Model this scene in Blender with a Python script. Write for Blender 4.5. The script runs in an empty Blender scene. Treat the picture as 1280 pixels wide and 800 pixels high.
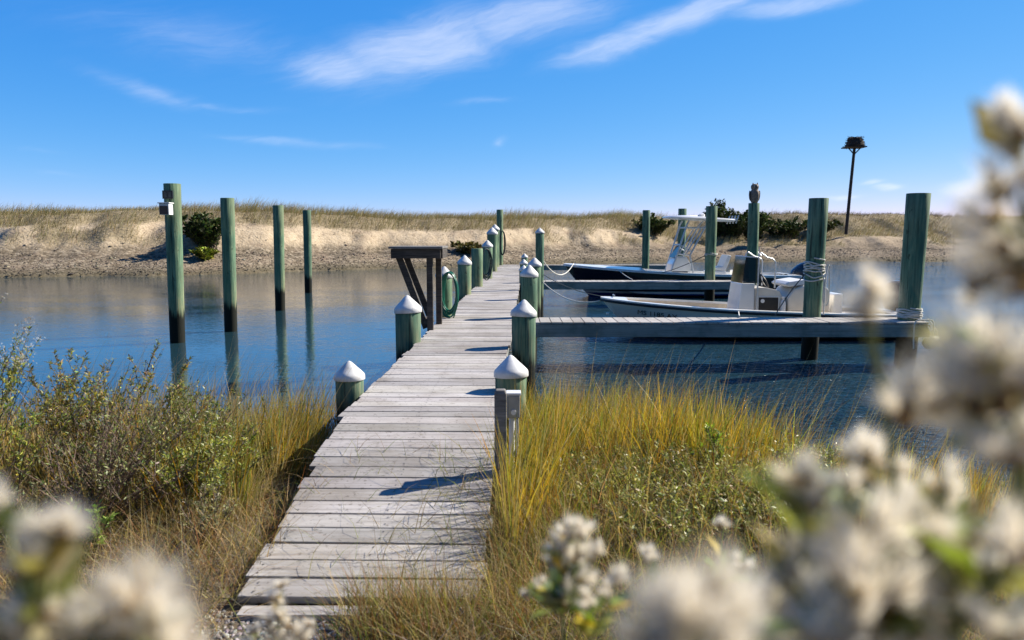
import bpy, math, random
import numpy as np
from mathutils import Vector, Matrix
random.seed(7)
rng = np.random.default_rng(11)
sc = bpy.context.scene
R = math.radians

# ------------------------------------------------------------------ camera
cam_d = bpy.data.cameras.new("camera")
cam = bpy.data.objects.new("camera", cam_d)
sc.collection.objects.link(cam)
cam.location = (0, 0, 2.25)
cam.rotation_euler = (R(90) - math.atan(104 / 962), 0, 0)
cam_d.sensor_width = 36
cam_d.lens = 962 / 1280 * 36
cam_d.clip_start = 0.02
cam_d.clip_end = 4000
cam_d.dof.use_dof = True
cam_d.dof.focus_distance = 12.0
cam_d.dof.aperture_fstop = 3.6
sc.camera = cam

# ------------------------------------------------------------------ light
SUN_AZ, SUN_EL = 66.0, 37.0          # azimuth from +Y towards +X
sun_d = bpy.data.lights.new("sun", 'SUN')
sun_d.energy = 5.0
sun_d.angle = R(0.53)
sun_d.color = (1.0, 0.92, 0.79)
sun = bpy.data.objects.new("sun", sun_d)
sun.rotation_euler = (R(90 - SUN_EL), 0, R(180 - SUN_AZ))
sun.location = (30, 20, 40)
sc.collection.objects.link(sun)

sc.view_settings.view_transform = 'Standard'
sc.view_settings.look = 'None'
sc.view_settings.gamma = 1
sc.view_settings.use_curve_mapping = False
sc.view_settings.exposure = 0.85
sc.render.engine = 'CYCLES'
sc.cycles.use_denoising = True
sc.cycles.max_bounces = 8
sc.cycles.caustics_reflective = False
sc.cycles.caustics_refractive = False
sc.cycles.sample_clamp_indirect = 3
sc.cycles.sample_clamp_direct = 10

world = bpy.data.worlds.new("World")
sc.world = world
world.use_nodes = True


class NT:
    """tiny node-tree helper"""
    def __init__(self, tree):
        self.t = tree
        tree.nodes.clear()

    def n(self, kind, ins=None, **props):
        nd = self.t.nodes.new(kind)
        for k, v in props.items():
            setattr(nd, k, v)
        for k, v in (ins or {}).items():
            s = nd.inputs[k]
            if isinstance(v, bpy.types.NodeSocket):
                self.t.links.new(v, s)
            else:
                s.default_value = v
        return nd

    def m(self, op, a, b=0.0, c=None, clamp=False):
        ins = {0: a, 1: b}
        if c is not None:
            ins[2] = c
        return self.n('ShaderNodeMath', ins, operation=op, use_clamp=clamp).outputs[0]

    def mix(self, f, a, b, mode='MIX'):
        nd = self.n('ShaderNodeMix', data_type='RGBA', blend_type=mode)
        for i, v in ((0, f), (6, a), (7, b)):
            if isinstance(v, bpy.types.NodeSocket):
                self.t.links.new(v, nd.inputs[i])
            else:
                nd.inputs[i].default_value = v if i == 0 else (*v[:3], 1)
        return nd.outputs[2]

    def noise(self, vec, scale, detail=4, rough=0.55, dist=0.0):
        return self.n('ShaderNodeTexNoise', {'Vector': vec, 'Scale': scale, 'Detail': detail, 'Roughness': rough,
                                             'Distortion': dist}).outputs[0]

    def ramp(self, f, stops, interp='LINEAR'):
        nd = self.n('ShaderNodeValToRGB', {0: f})
        cr = nd.color_ramp
        cr.interpolation = interp
        while len(cr.elements) < len(stops):
            cr.elements.new(0.5)
        for e, (p, c) in zip(cr.elements, stops):
            e.position = p
            e.color = (*c, 1) if len(c) == 3 else c
        return nd.outputs[0]

    def smooth(self, v, a, b):
        return self.n('ShaderNodeMapRange', {0: v, 1: a, 2: b, 3: 0.0, 4: 1.0}, interpolation_type='SMOOTHSTEP').outputs[0]

    def vmul(self, v, s):
        return self.n('ShaderNodeVectorMath', {0: v, 1: s}, operation='MULTIPLY').outputs[0]


def build_sky():
    t = NT(world.node_tree)
    sky = t.n('ShaderNodeTexSky', sky_type='NISHITA')
    sky.sun_disc = False
    sky.sun_elevation = R(SUN_EL)
    sky.sun_rotation = R(SUN_AZ)
    sky.altitude = 0
    sky.air_density = 0.5
    sky.dust_density = 0.0
    sky.ozone_density = 6.0
    # clean, deep autumn blue: per channel gain and gamma on the sky's own colour
    sp = t.n('ShaderNodeSeparateColor', {0: sky.outputs[0]})
    ch = [t.m('MULTIPLY', t.m('POWER', t.m('MULTIPLY', sp.outputs[i], 0.1), g_), a_ * 10) for i, (g_, a_) in enumerate(((1.5, 1.95), (.65, .71), (.25, .74)))]
    col = t.n('ShaderNodeCombineColor', {0: ch[0], 1: ch[1], 2: ch[2]}).outputs[0]
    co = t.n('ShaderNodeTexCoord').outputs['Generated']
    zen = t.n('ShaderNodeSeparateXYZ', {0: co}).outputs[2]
    col = t.mix(t.m('MULTIPLY', t.smooth(zen, .48, .95), .7), col, (.08, .8, 2.9))  # sky above the frame dimmed to cut skylight in the shade
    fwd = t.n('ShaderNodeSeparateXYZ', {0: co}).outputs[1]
    col = t.mix(t.smooth(fwd, .15, -.45), col, t.mix(1.0, col, (.54, .50, .46), 'MULTIPLY'))  # added darkening of the unseen sky behind the camera, for less fill
    sx = t.n('ShaderNodeSeparateXYZ', {0: co})
    a = t.m('ARCTAN2', sx.outputs[0], sx.outputs[1])
    e = t.m('ARCSINE', sx.outputs[2])
    pos = t.n('ShaderNodeCombineXYZ', {0: a, 1: e}).outputs[0]
    # (azimuth, elevation, half length, half height, tilt in degrees, weight): thin wind-drawn cirrus
    blobs = [(-0.215, 0.207, .10, .034, 2, .85), (-0.11, 0.232, .16, .045, 14, .95), (0.01, 0.262, .15, .035, 10, .8),
             (0.13, 0.234, .10, .018, 12, .95), (0.22, 0.264, .13, .022, 14, 1.0), (0.33, 0.272, .13, .016, 6, .75),
             (-0.36, 0.225, .22, .045, -3, .42), (-0.43, 0.168, .09, .013, -13, .55), (-0.36, 0.155, .09, .007, -2, .4),
             (-0.27, 0.112, .12, .009, -2, .5), (-0.04, 0.165, .06, .006, 3, .45), (-0.012, 0.122, .016, .007, 15, .5),
             (0.455, 0.056, .022, .005, -6, .8), (0.435, 0.062, .018, .004, 0, .8), (0.53, 0.052, .03, .008, 0, .9),
             (0.4, 0.049, .03, .004, 0, .7), (-0.52, .072, .04, .005, -3, .35), (-0.55, .095, .04, .005, 0, .3),
             (0.9, .2, .2, .03, 10, .8), (-1.0, .22, .25, .035, -6, .7)]
    mask = None
    warp = t.n('ShaderNodeTexNoise', {'Vector': t.vmul(pos, (7, 14, 1)), 'Scale': 1.0, 'Detail': 4}).outputs[1]
    wv = t.n('ShaderNodeVectorMath', {0: t.n('ShaderNodeVectorMath', {0: warp, 1: (.5, .5, .5)}, operation='SUBTRACT').outputs[0], 1: (.10, .035, 0)}, operation='MULTIPLY').outputs[0]
    wpos = t.n('ShaderNodeVectorMath', {0: pos, 1: wv}, operation='ADD').outputs[0]
    for (ba, be, la, lb, rot, wt) in blobs:
        d = t.n('ShaderNodeVectorMath', {0: wpos, 1: (ba, be, 0)}, operation='SUBTRACT').outputs[0]
        r = t.n('ShaderNodeVectorRotate', {'Vector': d, 'Angle': R(-rot)}, rotation_type='Z_AXIS').outputs[0]
        q = t.vmul(r, (1 / la, 1 / lb, 0))
        ln = t.n('ShaderNodeVectorMath', {0: q}, operation='LENGTH').outputs['Value']
        g = t.m('MULTIPLY', t.m('EXPONENT', t.m('MULTIPLY', t.m('MULTIPLY', ln, ln), -1.3)), wt)
        mask = g if mask is None else t.m('MAXIMUM', mask, g)
    rp = t.n('ShaderNodeVectorRotate', {'Vector': wpos, 'Angle': R(-13)}, rotation_type='Z_AXIS').outputs[0]
    n1 = t.noise(t.vmul(rp, (5, 26, 1)), 1.0, 8, 0.66, 0.5)
    n2 = t.noise(t.vmul(rp, (16, 130, 1)), 1.0, 6, 0.65, 0.3)
    fib = t.m('ADD', t.m('MULTIPLY', n1, 0.62), t.m('MULTIPLY', n2, 0.38))
    cl = t.smooth(t.m('ADD', t.m('MULTIPLY', mask, 0.5), fib), 0.42, 1.25)
    cl = t.m('MULTIPLY', cl, t.smooth(mask, 0.0, 0.8))
    cl = t.m('MULTIPLY', cl, 0.43)
    # a cloud scatters white light over the blue behind it
    lit = t.mix(cl, col, (8.2, 8.1, 8.4))
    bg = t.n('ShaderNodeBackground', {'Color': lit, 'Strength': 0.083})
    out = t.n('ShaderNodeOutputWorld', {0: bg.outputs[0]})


build_sky()

# ------------------------------------------------------------------ helpers
def link(o, parent=None):
    sc.collection.objects.link(o)
    if parent is not None:
        o.parent = parent
    return o


def tag(o, label=None, cat=None, group=None, kind=None):
    for k, v in (('label', label), ('category', cat), ('group', group), ('kind', kind)):
        if v:
            o[k] = v
    return o


def thing(name, label, cat, loc=(0, 0, 0), rz=0, group=None):
    o = bpy.data.objects.new(name, None)
    o.location = loc
    o.rotation_euler = (0, 0, rz)
    o.empty_display_size = 0.1
    link(o)
    return tag(o, label, cat, group)


class MB:
    def __init__(self):
        self.v, self.f, self.mi, self.c = [], [], [], []
        self.m = 0
        self.col = (1, 1, 1)

    def add(self, vs, fs, smooth=None):
        b = len(self.v)
        self.v += [tuple(x) for x in vs]
        self.c += [self.col] * len(vs)
        self.f += [tuple(i + b for i in f) for f in fs]
        self.mi += [self.m] * len(fs)

    def box(self, c, s, mat=None):
        x, y, z = s[0] / 2, s[1] / 2, s[2] / 2
        vs = [Vector((a, b, d)) for d in (-z, z) for b in (-y, y) for a in (-x, x)]
        if mat is not None:
            vs = [mat @ p for p in vs]
        vs = [p + Vector(c) for p in vs]
        self.add(vs, [(0, 2, 3, 1), (4, 5, 7, 6), (0, 1, 5, 4), (2, 6, 7, 3), (0, 4, 6, 2), (1, 3, 7, 5)])

    def beam(self, p, q, w, h, up=(0, 0, 1)):
        """rectangular bar from p to q; w across, h along up"""
        p, q = Vector(p), Vector(q)
        d = (q - p)
        L = d.length
        d.normalize()
        x = d.cross(Vector(up))
        if x.length < 1e-4:
            x = d.cross(Vector((0, 1, 0)))
        x.normalize()
        z = x.cross(d).normalized()
        m = Matrix((x, d, z)).transposed()
        self.box((p + q) / 2, (w, L, h), m)

    def tube(self, pts, r, n=8, caps=True):
        pts = [Vector(p) for p in pts]
        rs = r if isinstance(r, (list, tuple)) else [r] * len(pts)
        ref = None
        vs, fs = [], []
        for i, p in enumerate(pts):
            d = (pts[min(i + 1, len(pts) - 1)] - pts[max(i - 1, 0)]).normalized()
            if ref is None:
                ref = d.orthogonal().normalized()
            ref = (ref - d * ref.dot(d))
            if ref.length < 1e-5:
                ref = d.orthogonal()
            ref.normalize()
            b = d.cross(ref)
            for k in range(n):
                a = 2 * math.pi * k / n
                vs.append(p + (ref * math.cos(a) + b * math.sin(a)) * rs[i])
        for i in range(len(pts) - 1):
            for k in range(n):
                k2 = (k + 1) % n
                fs.append((i * n + k, i * n + k2, (i + 1) * n + k2, (i + 1) * n + k))
        if caps:
            fs.append(tuple(range(n))[::-1])
            fs.append(tuple((len(pts) - 1) * n + k for k in range(n)))
        self.add(vs, fs)

    def lathe(self, prof, c=(0, 0, 0), n=20, wob=0.0, cap=True):
        """prof = [(r, z)...] round the vertical axis at c"""
        vs, fs = [], []
        ph = random.random() * 6
        for (r, z) in prof:
            for k in range(n):
                a = 2 * math.pi * k / n
                rr = r * (1 + wob * math.sin(2 * a + ph + z) + wob * .6 * math.sin(3 * a + 2 * ph + 2.3 * z))
                vs.append((c[0] + rr * math.cos(a), c[1] + rr * math.sin(a), c[2] + z))
        for i in range(len(prof) - 1):
            for k in range(n):
                k2 = (k + 1) % n
                fs.append((i * n + k, i * n + k2, (i + 1) * n + k2, (i + 1) * n + k))
        if cap:
            fs.append(tuple(range(n))[::-1])
            fs.append(tuple((len(prof) - 1) * n + k for k in range(n)))
        self.add(vs, fs)

    def ell(self, c, r, n=14, k=8, mat=None):
        vs, fs = [], []
        for i in range(k + 1):
            th = math.pi * i / k
            for j in range(n):
                a = 2 * math.pi * j / n
                p = Vector((r[0] * math.sin(th) * math.cos(a), r[1] * math.sin(th) * math.sin(a), -r[2] * math.cos(th)))
                if mat is not None:
                    p = mat @ p
                vs.append(p + Vector(c))
        for i in range(k):
            for j in range(n):
                j2 = (j + 1) % n
                fs.append((i * n + j, i * n + j2, (i + 1) * n + j2, (i + 1) * n + j))
        self.add(vs, fs)

    def grid(self, rows):
        n = len(rows[0])
        vs = [p for r in rows for p in r]
        fs = [(i * n + j, i * n + j + 1, (i + 1) * n + j + 1, (i + 1) * n + j) for i in range(len(rows) - 1) for j in range(n - 1)]
        self.add(vs, fs)

    def prism(self, outline, axis_p, axis_q):
        """outline in 3d (list), swept from +axis_p to +axis_q offset vectors"""
        n = len(outline)
        a = [Vector(p) + Vector(axis_p) for p in outline]
        b = [Vector(p) + Vector(axis_q) for p in outline]
        fs = [tuple(range(n))[::-1], tuple(range(n, 2 * n))]
        fs += [(i, (i + 1) % n, (i + 1) % n + n, i + n) for i in range(n)]
        self.add(a + b, fs)

    def build(self, name, mats, parent=None, smooth=False, bevel=0.0, auto=40):
        me = bpy.data.meshes.new(name)
        me.from_pydata(self.v, [], self.f)
        if not isinstance(mats, (list, tuple)):
            mats = [mats]
        for m_ in mats:
            me.materials.append(m_)
        me.polygons.foreach_set('material_index', self.mi)
        ca = me.color_attributes.new('Col', 'FLOAT_COLOR', 'POINT')
        arr = np.ones((len(self.v), 4), np.float32)
        arr[:, :3] = np.array(self.c, np.float32)
        ca.data.foreach_set('color', arr.ravel())
        me.validate()
        import bmesh
        bm = bmesh.new()
        bm.from_mesh(me)
        bmesh.ops.recalc_face_normals(bm, faces=bm.faces)
        bm.to_mesh(me)
        bm.free()
        if smooth:
            me.polygons.foreach_set('use_smooth', [True] * len(me.polygons))
            me.set_sharp_from_angle(angle=R(auto))
        o = bpy.data.objects.new(name, me)
        link(o, parent)
        if bevel:
            b = o.modifiers.new('bevel', 'BEVEL')
            b.width = bevel
            b.segments = 2
            b.limit_method = 'ANGLE'
            b.angle_limit = R(35)
        return o


def quads(name, V, mats, cols, parent=None, smooth=False, mi=None):
    """V (n,4,3) separate quads, or (V, F) arrays; cols per vertex"""
    if isinstance(V, tuple):
        V, F = V
    else:
        n = V.shape[0]
        F = np.arange(n * 4, dtype=np.int32).reshape(n, 4)
        cols = np.repeat(cols[:, None, :], 4, 1).reshape(-1, 3) if cols.ndim == 2 and cols.shape[0] == n else cols.reshape(-1, 3)
        V = V.reshape(-1, 3)
    me = bpy.data.meshes.new(name)
    me.vertices.add(len(V))
    me.vertices.foreach_set('co', V.astype(np.float32).ravel())
    nf = len(F)
    me.loops.add(nf * 4)
    me.loops.foreach_set('vertex_index', F.astype(np.int32).ravel())
    me.polygons.add(nf)
    me.polygons.foreach_set('loop_start', np.arange(0, nf * 4, 4, dtype=np.int32))
    me.polygons.foreach_set('loop_total', np.full(nf, 4, np.int32))
    if not isinstance(mats, (list, tuple)):
        mats = [mats]
    for m_ in mats:
        me.materials.append(m_)
    if mi is not None:
        me.polygons.foreach_set('material_index', mi.astype(np.int32))
    if smooth:
        me.polygons.foreach_set('use_smooth', np.ones(nf, bool))
    me.update(calc_edges=True)
    ca = me.color_attributes.new('Col', 'FLOAT_COLOR', 'POINT')
    arr = np.ones((len(V), 4), np.float32)
    arr[:, :3] = cols
    ca.data.foreach_set('color', arr.ravel())
    o = bpy.data.objects.new(name, me)
    return link(o, parent)


def vnoise(x, y, seed=0, octaves=4):
    """cheap smooth value noise, about -1..1"""
    r = np.random.default_rng(seed)
    tot = np.zeros_like(np.asarray(x, float))
    amp, s = 1.0, 1.0
    for o in range(octaves):
        tab = r.random((64, 64)) * 2 - 1
        xi, yi = np.floor(x * s).astype(int), np.floor(y * s).astype(int)
        fx, fy = x * s - xi, y * s - yi
        fx, fy = fx * fx * (3 - 2 * fx), fy * fy * (3 - 2 * fy)
        g = lambda i, j: tab[i % 64, j % 64]
        tot += amp * ((g(xi, yi) * (1 - fx) + g(xi + 1, yi) * fx) * (1 - fy) + (g(xi, yi + 1) * (1 - fx) + g(xi + 1, yi + 1) * fx) * fy)
        amp *= .5
        s *= 2.03
    return tot / 1.6


def sstep(x, a, b):
    t = np.clip((np.asarray(x, float) - a) / (b - a), 0, 1)
    return t * t * (3 - 2 * t)


# ------------------------------------------------------------------ materials
def mat(name, fn):
    m_ = bpy.data.materials.new(name)
    m_.use_nodes = True
    t = NT(m_.node_tree)
    sh = fn(t)
    t.n('ShaderNodeOutputMaterial', {0: sh})
    return m_


def pbsdf(t, col, rough=0.6, bump=None, bstr=0.3, bdist=0.01, **kw):
    ins = {'Base Color': col if isinstance(col, bpy.types.NodeSocket) else (*col, 1), 'Roughness': rough}
    ins.update(kw)
    if bump is not None:
        ins['Normal'] = t.n('ShaderNodeBump', {'Strength': bstr, 'Distance': bdist, 'Height': bump}).outputs[0]
    return t.n('ShaderNodeBsdfPrincipled', ins).outputs[0]


def attr(t):
    return t.n('ShaderNodeVertexColor', layer_name='Col').outputs[0]


def objco(t):
    return t.n('ShaderNodeTexCoord').outputs['Object']


def plain(name, col, rough=0.5, var=0.12, scale=9, **kw):
    def fn(t):
        co = objco(t)
        nz = t.noise(co, scale, 5, 0.6)
        n2 = t.noise(co, scale * 9, 3, 0.6)
        lo = tuple(c * (1 - var) for c in col)
        hi = tuple(min(1, c * (1 + var * .6)) for c in col)
        c = t.ramp(nz, [(0.3, lo), (0.7, hi)])
        rr = t.m('ADD', rough - .08, t.m('MULTIPLY', n2, 0.16))
        return pbsdf(t, c, rr, bump=n2, bstr=0.05, bdist=0.002, **kw)
    return mat(name, fn)


def leafmat(name, trans=0.35, rough=0.5, spec=0.25, tint=(1.15, 1.1, .6)):
    def fn(t):
        c = attr(t)
        p = pbsdf(t, c, rough, **{'Specular IOR Level': spec})
        tr = t.n('ShaderNodeBsdfTranslucent', {'Color': t.mix(1.0, c, tint, 'MULTIPLY')}).outputs[0]
        return t.n('ShaderNodeMixShader', {0: trans, 1: p, 2: tr}).outputs[0]
    return mat(name, fn)


M = {}


def mk_materials():
    # weathered grey decking: long grain, worn blotches, per board tone in the colour attribute
    def deck(t):
        co = objco(t)
        c = attr(t)
        sx = t.n('ShaderNodeSeparateXYZ', {0: co})
        grain = t.noise(t.vmul(co, (1.6, 42, 6)), 1.0, 6, 0.65, 0.4)
        fine = t.noise(t.vmul(co, (5, 170, 10)), 1.0, 3, 0.6)
        blot = t.noise(co, 2.1, 5, 0.6)
        spots = t.noise(co, 28, 3, 0.6)
        wear = t.smooth(t.noise(t.vmul(co, (3, 9, 1)), 1.0, 6, 0.7), 0.52, 0.68)
        g = t.ramp(grain, [(0.28, (.27, .252, .238)), (0.5, (.44, .418, .402)), (0.75, (.55, .53, .515))])
        g = t.mix(t.m('MULTIPLY', t.smooth(blot, .38, .68), .5), g, (.24, .205, .165))
        g = t.mix(t.m('MULTIPLY', t.smooth(spots, .58, .68), .6), g, (.13, .11, .09))
        mid = t.smooth(t.noise(t.vmul(co, (1.2, .25, 1)), 1.0, 4, .6), .42, .62)
        g = t.mix(t.m('MULTIPLY', mid, .25), g, (.22, .20, .185))
        g = t.mix(t.m('MULTIPLY', wear, .3), g, (.56, .53, .50))
        g = t.mix(1.0, g, c, 'MULTIPLY')
        h = t.m('ADD', t.m('MULTIPLY', grain, .7), t.m('MULTIPLY', fine, .3))
        return pbsdf(t, g, 0.82, bump=h, bstr=.45, bdist=.004, **{'Specular IOR Level': .3})
    M['deck'] = mat('weathered_deck', deck)

    def timber(dark):
        def fn(t):
            co = objco(t)
            grain = t.noise(t.vmul(co, (3, 8, 40)), 1.0, 6, 0.65, 0.5)
            blot = t.noise(co, 3.2, 5, 0.6)
            a, b = ((.035, .03, .026), (.13, .115, .10)) if dark else ((.13, .125, .115), (.34, .32, .30))
            g = t.ramp(grain, [(0.3, a), (0.7, b)])
            g = t.mix(t.m('MULTIPLY', t.smooth(blot, .4, .7), .5), g, tuple(x * .8 for x in a))
            return pbsdf(t, g, .85, bump=grain, bstr=.5, bdist=.006, **{'Specular IOR Level': .25})
        return fn
    M['timber_dark'] = mat('dark_timber', timber(True))
    M['timber'] = mat('grey_timber', timber(False))

    def fascia(t):
        co = objco(t)
        grain = t.noise(t.vmul(co, (1.2, 20, 30)), 1.0, 6, 0.65, 0.5)
        blot = t.noise(co, 2.4, 5, 0.6)
        g = t.ramp(grain, [(0.3, (.19, .195, .185)), (0.7, (.38, .385, .36))])
        g = t.mix(t.m('MULTIPLY', t.smooth(blot, .42, .66), .55), g, (.10, .13, .115))
        return pbsdf(t, g, .85, bump=grain, bstr=.4, bdist=.004)
    M['fascia'] = mat('pier_beam', fascia)

    # pressure treated piling: green, long vertical checks, algae black below the tide line
    def pile(t):
        co = t.n('ShaderNodeNewGeometry').outputs['Position']
        ob = objco(t)
        oi = t.n('ShaderNodeObjectInfo').outputs['Random']
        sz = t.n('ShaderNodeSeparateXYZ', {0: co}).outputs[2]
        grain = t.noise(t.vmul(ob, (26, 26, 1.3)), 1.0, 6, 0.62, 0.35)
        blot = t.noise(t.vmul(ob, (6, 6, 1.6)), 1.0, 5, 0.6, .4)
        knots = t.noise(t.vmul(ob, (11, 11, 5)), 1.0, 2, 0.5)
        chk = t.noise(t.vmul(ob, (34, 34, .7)), 1.0, 4, 0.6, .2)
        g = t.ramp(grain, [(0.28, (.06, .125, .085)), (0.5, (.15, .255, .165)), (0.74, (.32, .43, .28))])
        g = t.mix(t.m('MULTIPLY', t.smooth(blot, .45, .62), .65), g, (.075, .175, .125))
        g = t.mix(t.m('MULTIPLY', t.smooth(blot, .52, .30), .55), g, (.25, .265, .165))
        big = t.noise(t.vmul(ob, (3, 3, .8)), 1.0, 4, .6)
        g = t.mix(t.m('MULTIPLY', t.smooth(big, .45, .65), .5), g, (.15, .14, .085))
        g = t.mix(t.m('MULTIPLY', t.smooth(knots, .68, .74), .7), g, (.06, .07, .045))
        g = t.mix(t.m('MULTIPLY', t.smooth(chk, .58, .66), .85), g, (.025, .035, .025))
        wob = t.m('ADD', sz, t.m('ADD', t.m('MULTIPLY', t.m('SUBTRACT', blot, .5), .5), t.m('MULTIPLY', t.m('SUBTRACT', chk, .5), .35)))
        scuff = t.m('MULTIPLY', t.smooth(wob, 1.25, .7), t.smooth(grain, .4, .62))
        g = t.mix(t.m('MULTIPLY', scuff, .7), g, (.36, .31, .18))
        tide = t.smooth(wob, .74, .54)
        g = t.mix(tide, g, (.010, .012, .009))
        g = t.mix(1.0, g, t.ramp(oi, [(0, (.66, .74, .76)), (.5, (.98, .98, .92)), (1, (1.18, 1.08, .98))]), 'MULTIPLY')
        h = t.m('SUBTRACT', grain, t.m('MULTIPLY', t.smooth(chk, .60, .70), .8))
        return pbsdf(t, g, .8, bump=h, bstr=.55, bdist=.01, **{'Specular IOR Level': .25})
    M['pile'] = mat('treated_pile', pile)

    def capm(t):
        co = objco(t)
        oi = t.n('ShaderNodeObjectInfo').outputs['Random']
        off = t.n('ShaderNodeVectorMath', {0: co, 1: t.n('ShaderNodeCombineXYZ', {0: t.m('MULTIPLY', oi, 40)}).outputs[0]}, operation='ADD').outputs[0]
        n1 = t.noise(off, 6, 5, .65)
        n2 = t.noise(t.vmul(off, (24, 24, 5)), 1.0, 4, .6)
        c = t.ramp(n1, [(.35, (.56, .56, .55)), (.62, (.74, .74, .74))])
        c = t.mix(t.m('MULTIPLY', t.smooth(n2, .55, .72), .45), c, (.36, .35, .31))
        return pbsdf(t, c, .5, bump=n1, bstr=.15, bdist=.01)
    M['cap'] = mat('cap_plastic', capm)
    M['galv'] = plain('galvanised', (.36, .38, .40), .45, .2, 14, Metallic=.5)
    M['white'] = plain('white_paint', (.78, .78, .77), .35, .08, 6)
    M['gel'] = plain('white_gelcoat', (.80, .80, .78), .22, .06, 3, **{'Coat Weight': .3})
    M['cream'] = plain('cream_gelcoat', (.74, .68, .58), .35, .10, 5)
    M['beige'] = plain('beige_deck', (.62, .54, .42), .6, .12, 7)
    M['black'] = plain('black_rubber', (.012, .012, .014), .5, .2, 10)
    M['darkgrey'] = plain('dark_cowl', (.045, .048, .055), .3, .2, 6, **{'Coat Weight': .4})
    M['navycowl'] = plain('navy_cowl', (.015, .028, .055), .25, .2, 6, **{'Coat Weight': .5})
    M['alu'] = plain('aluminium_tube', (.55, .57, .59), .42, .1, 12, Metallic=.85)
    M['seat'] = plain('white_vinyl', (.76, .75, .73), .45, .08, 8)
    M['rope_w'] = plain('white_rope', (.66, .64, .58), .85, .3, 60)
    M['rope_d'] = plain('dark_rope', (.10, .11, .10), .85, .3, 60)
    M['hose'] = plain('green_hose', (.012, .15, .095), .35, .2, 20)
    M['hose_d'] = plain('dark_hose', (.010, .025, .022), .4, .2, 20)
    M['buoy'] = plain('grey_fender', (.52, .52, .50), .5, .25, 14)
    M['red'] = plain('red_mark', (.4, .05, .03), .5, .2, 20)
    M['nest'] = plain('stick_nest', (.045, .036, .028), .9, .5, 8)
    M['bark'] = plain('dark_bark', (.055, .045, .038), .9, .4, 30)
    M['bird'] = plain('bird_plumage', (.24, .19, .15), .8, .55, 22)
    M['panel'] = plain('dark_panel', (.02, .022, .03), .2, .2, 6)

    def hull(top, wl, bot, stripe, z0, z1):
        def fn(t):
            co = objco(t)
            z = t.n('ShaderNodeSeparateXYZ', {0: co}).outputs[2]
            nz = t.noise(t.vmul(co, (2, 2, 9)), 1.0, 5, .6)
            c = t.mix(t.smooth(nz, .35, .75), top, tuple(x * .86 for x in top))
            c = t.mix(t.m('LESS_THAN', z, z1), c, stripe)
            c = t.mix(t.m('LESS_THAN', z, z0), c, bot)
            return pbsdf(t, c, .18, **{'Coat Weight': .4})
        return fn
    M['hull_white'] = mat('hull_white', hull((.72, .71, .67), .1, (.012, .02, .11), (.75, .74, .70), .045, .06))
    M['hull_navy'] = mat('hull_navy', hull((.006, .007, .014), .1, (.012, .022, .16), (.55, .56, .55), .14, .22))

    def smoked(t):
        g = t.n('ShaderNodeBsdfGlossy', {'Color': (.9, .9, .9, 1), 'Roughness': .06}).outputs[0]
        tr = t.n('ShaderNodeBsdfTransparent', {'Color': (.27, .275, .28, 1)}).outputs[0]
        fr = t.n('ShaderNodeFresnel', {'IOR': 1.45}).outputs[0]
        return t.n('ShaderNodeMixShader', {0: fr, 1: tr, 2: g}).outputs[0]
    M['smoked'] = mat('smoked_acrylic', smoked)

    # water
    def water(t):
        co = t.n('ShaderNodeNewGeometry').outputs['Position']
        sx = t.n('ShaderNodeSeparateXYZ', {0: co})
        # sheltered side of the dock is calmer
        lee = t.smooth(t.m('ADD', sx.outputs[0], t.m('MULTIPLY', t.m('SUBTRACT', t.noise(co, .25, 3), .5), 5.0)), -2.5, 2.0)
        near = t.smooth(sx.outputs[1], 24, 9)
        patch = t.smooth(t.noise(t.vmul(co, (.12, .3, 1)), 1.0, 3, .5), .38, .62)
        wv = t.noise(t.vmul(co, (1.5, 2.6, 1)), 1.0, 3, .5, .6)
        w2 = t.noise(t.vmul(co, (4.2, 8.5, 1)), 1.0, 3, .55, .9)
        w3 = t.noise(t.vmul(co, (.35, .8, 1)), 1.0, 2, .5)
        h = t.m('ADD', t.m('MULTIPLY', wv, .34), t.m('ADD', t.m('ADD', t.m('MULTIPLY', w2, .46), t.m('MULTIPLY', t.noise(t.vmul(co, (11, 20, 1)), 1.0, 2, .5, .6), .10)), t.m('MULTIPLY', w3, .3)))
        amp = t.m('ADD', .022, t.m('MULTIPLY', lee, t.m('ADD', .11, t.m('MULTIPLY', near, .75))))
        amp = t.m('MULTIPLY', amp, t.m('ADD', .65, t.m('MULTIPLY', patch, .6)))
        b = t.n('ShaderNodeBump', {'Strength': 1.0, 'Distance': t.m('MULTIPLY', amp, .42), 'Height': h}).outputs[0]
        return t.n('ShaderNodeBsdfPrincipled', {'Base Color': (.017, .048, .064, 1), 'Roughness': .025, 'IOR': 1.62, 'Normal': b,
                                                'Specular IOR Level': .5}).outputs[0]
    M['water'] = mat('creek_water', water)

    # near bank: peat, mud and thatch
    def bank(t):
        co = t.n('ShaderNodeNewGeometry').outputs['Position']
        z = t.n('ShaderNodeSeparateXYZ', {0: co}).outputs[2]
        n1 = t.noise(co, 3.5, 6, .65)
        n2 = t.noise(co, 38, 4, .7)
        c = t.ramp(n1, [(.3, (.07, .052, .036)), (.55, (.13, .10, .068)), (.75, (.20, .16, .11))])
        c = t.mix(t.m('MULTIPLY', t.smooth(n2, .5, .7), .5), c, (.28, .22, .15))
        c = t.mix(t.smooth(t.m('ADD', z, t.m('MULTIPLY', n1, .15)), .22, .05), c, (.03, .026, .02))
        return pbsdf(t, c, .95, bump=t.m('ADD', n1, t.m('MULTIPLY', n2, .5)), bstr=.8, bdist=.03)
    M['bank'] = mat('marsh_bank', bank)

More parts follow.
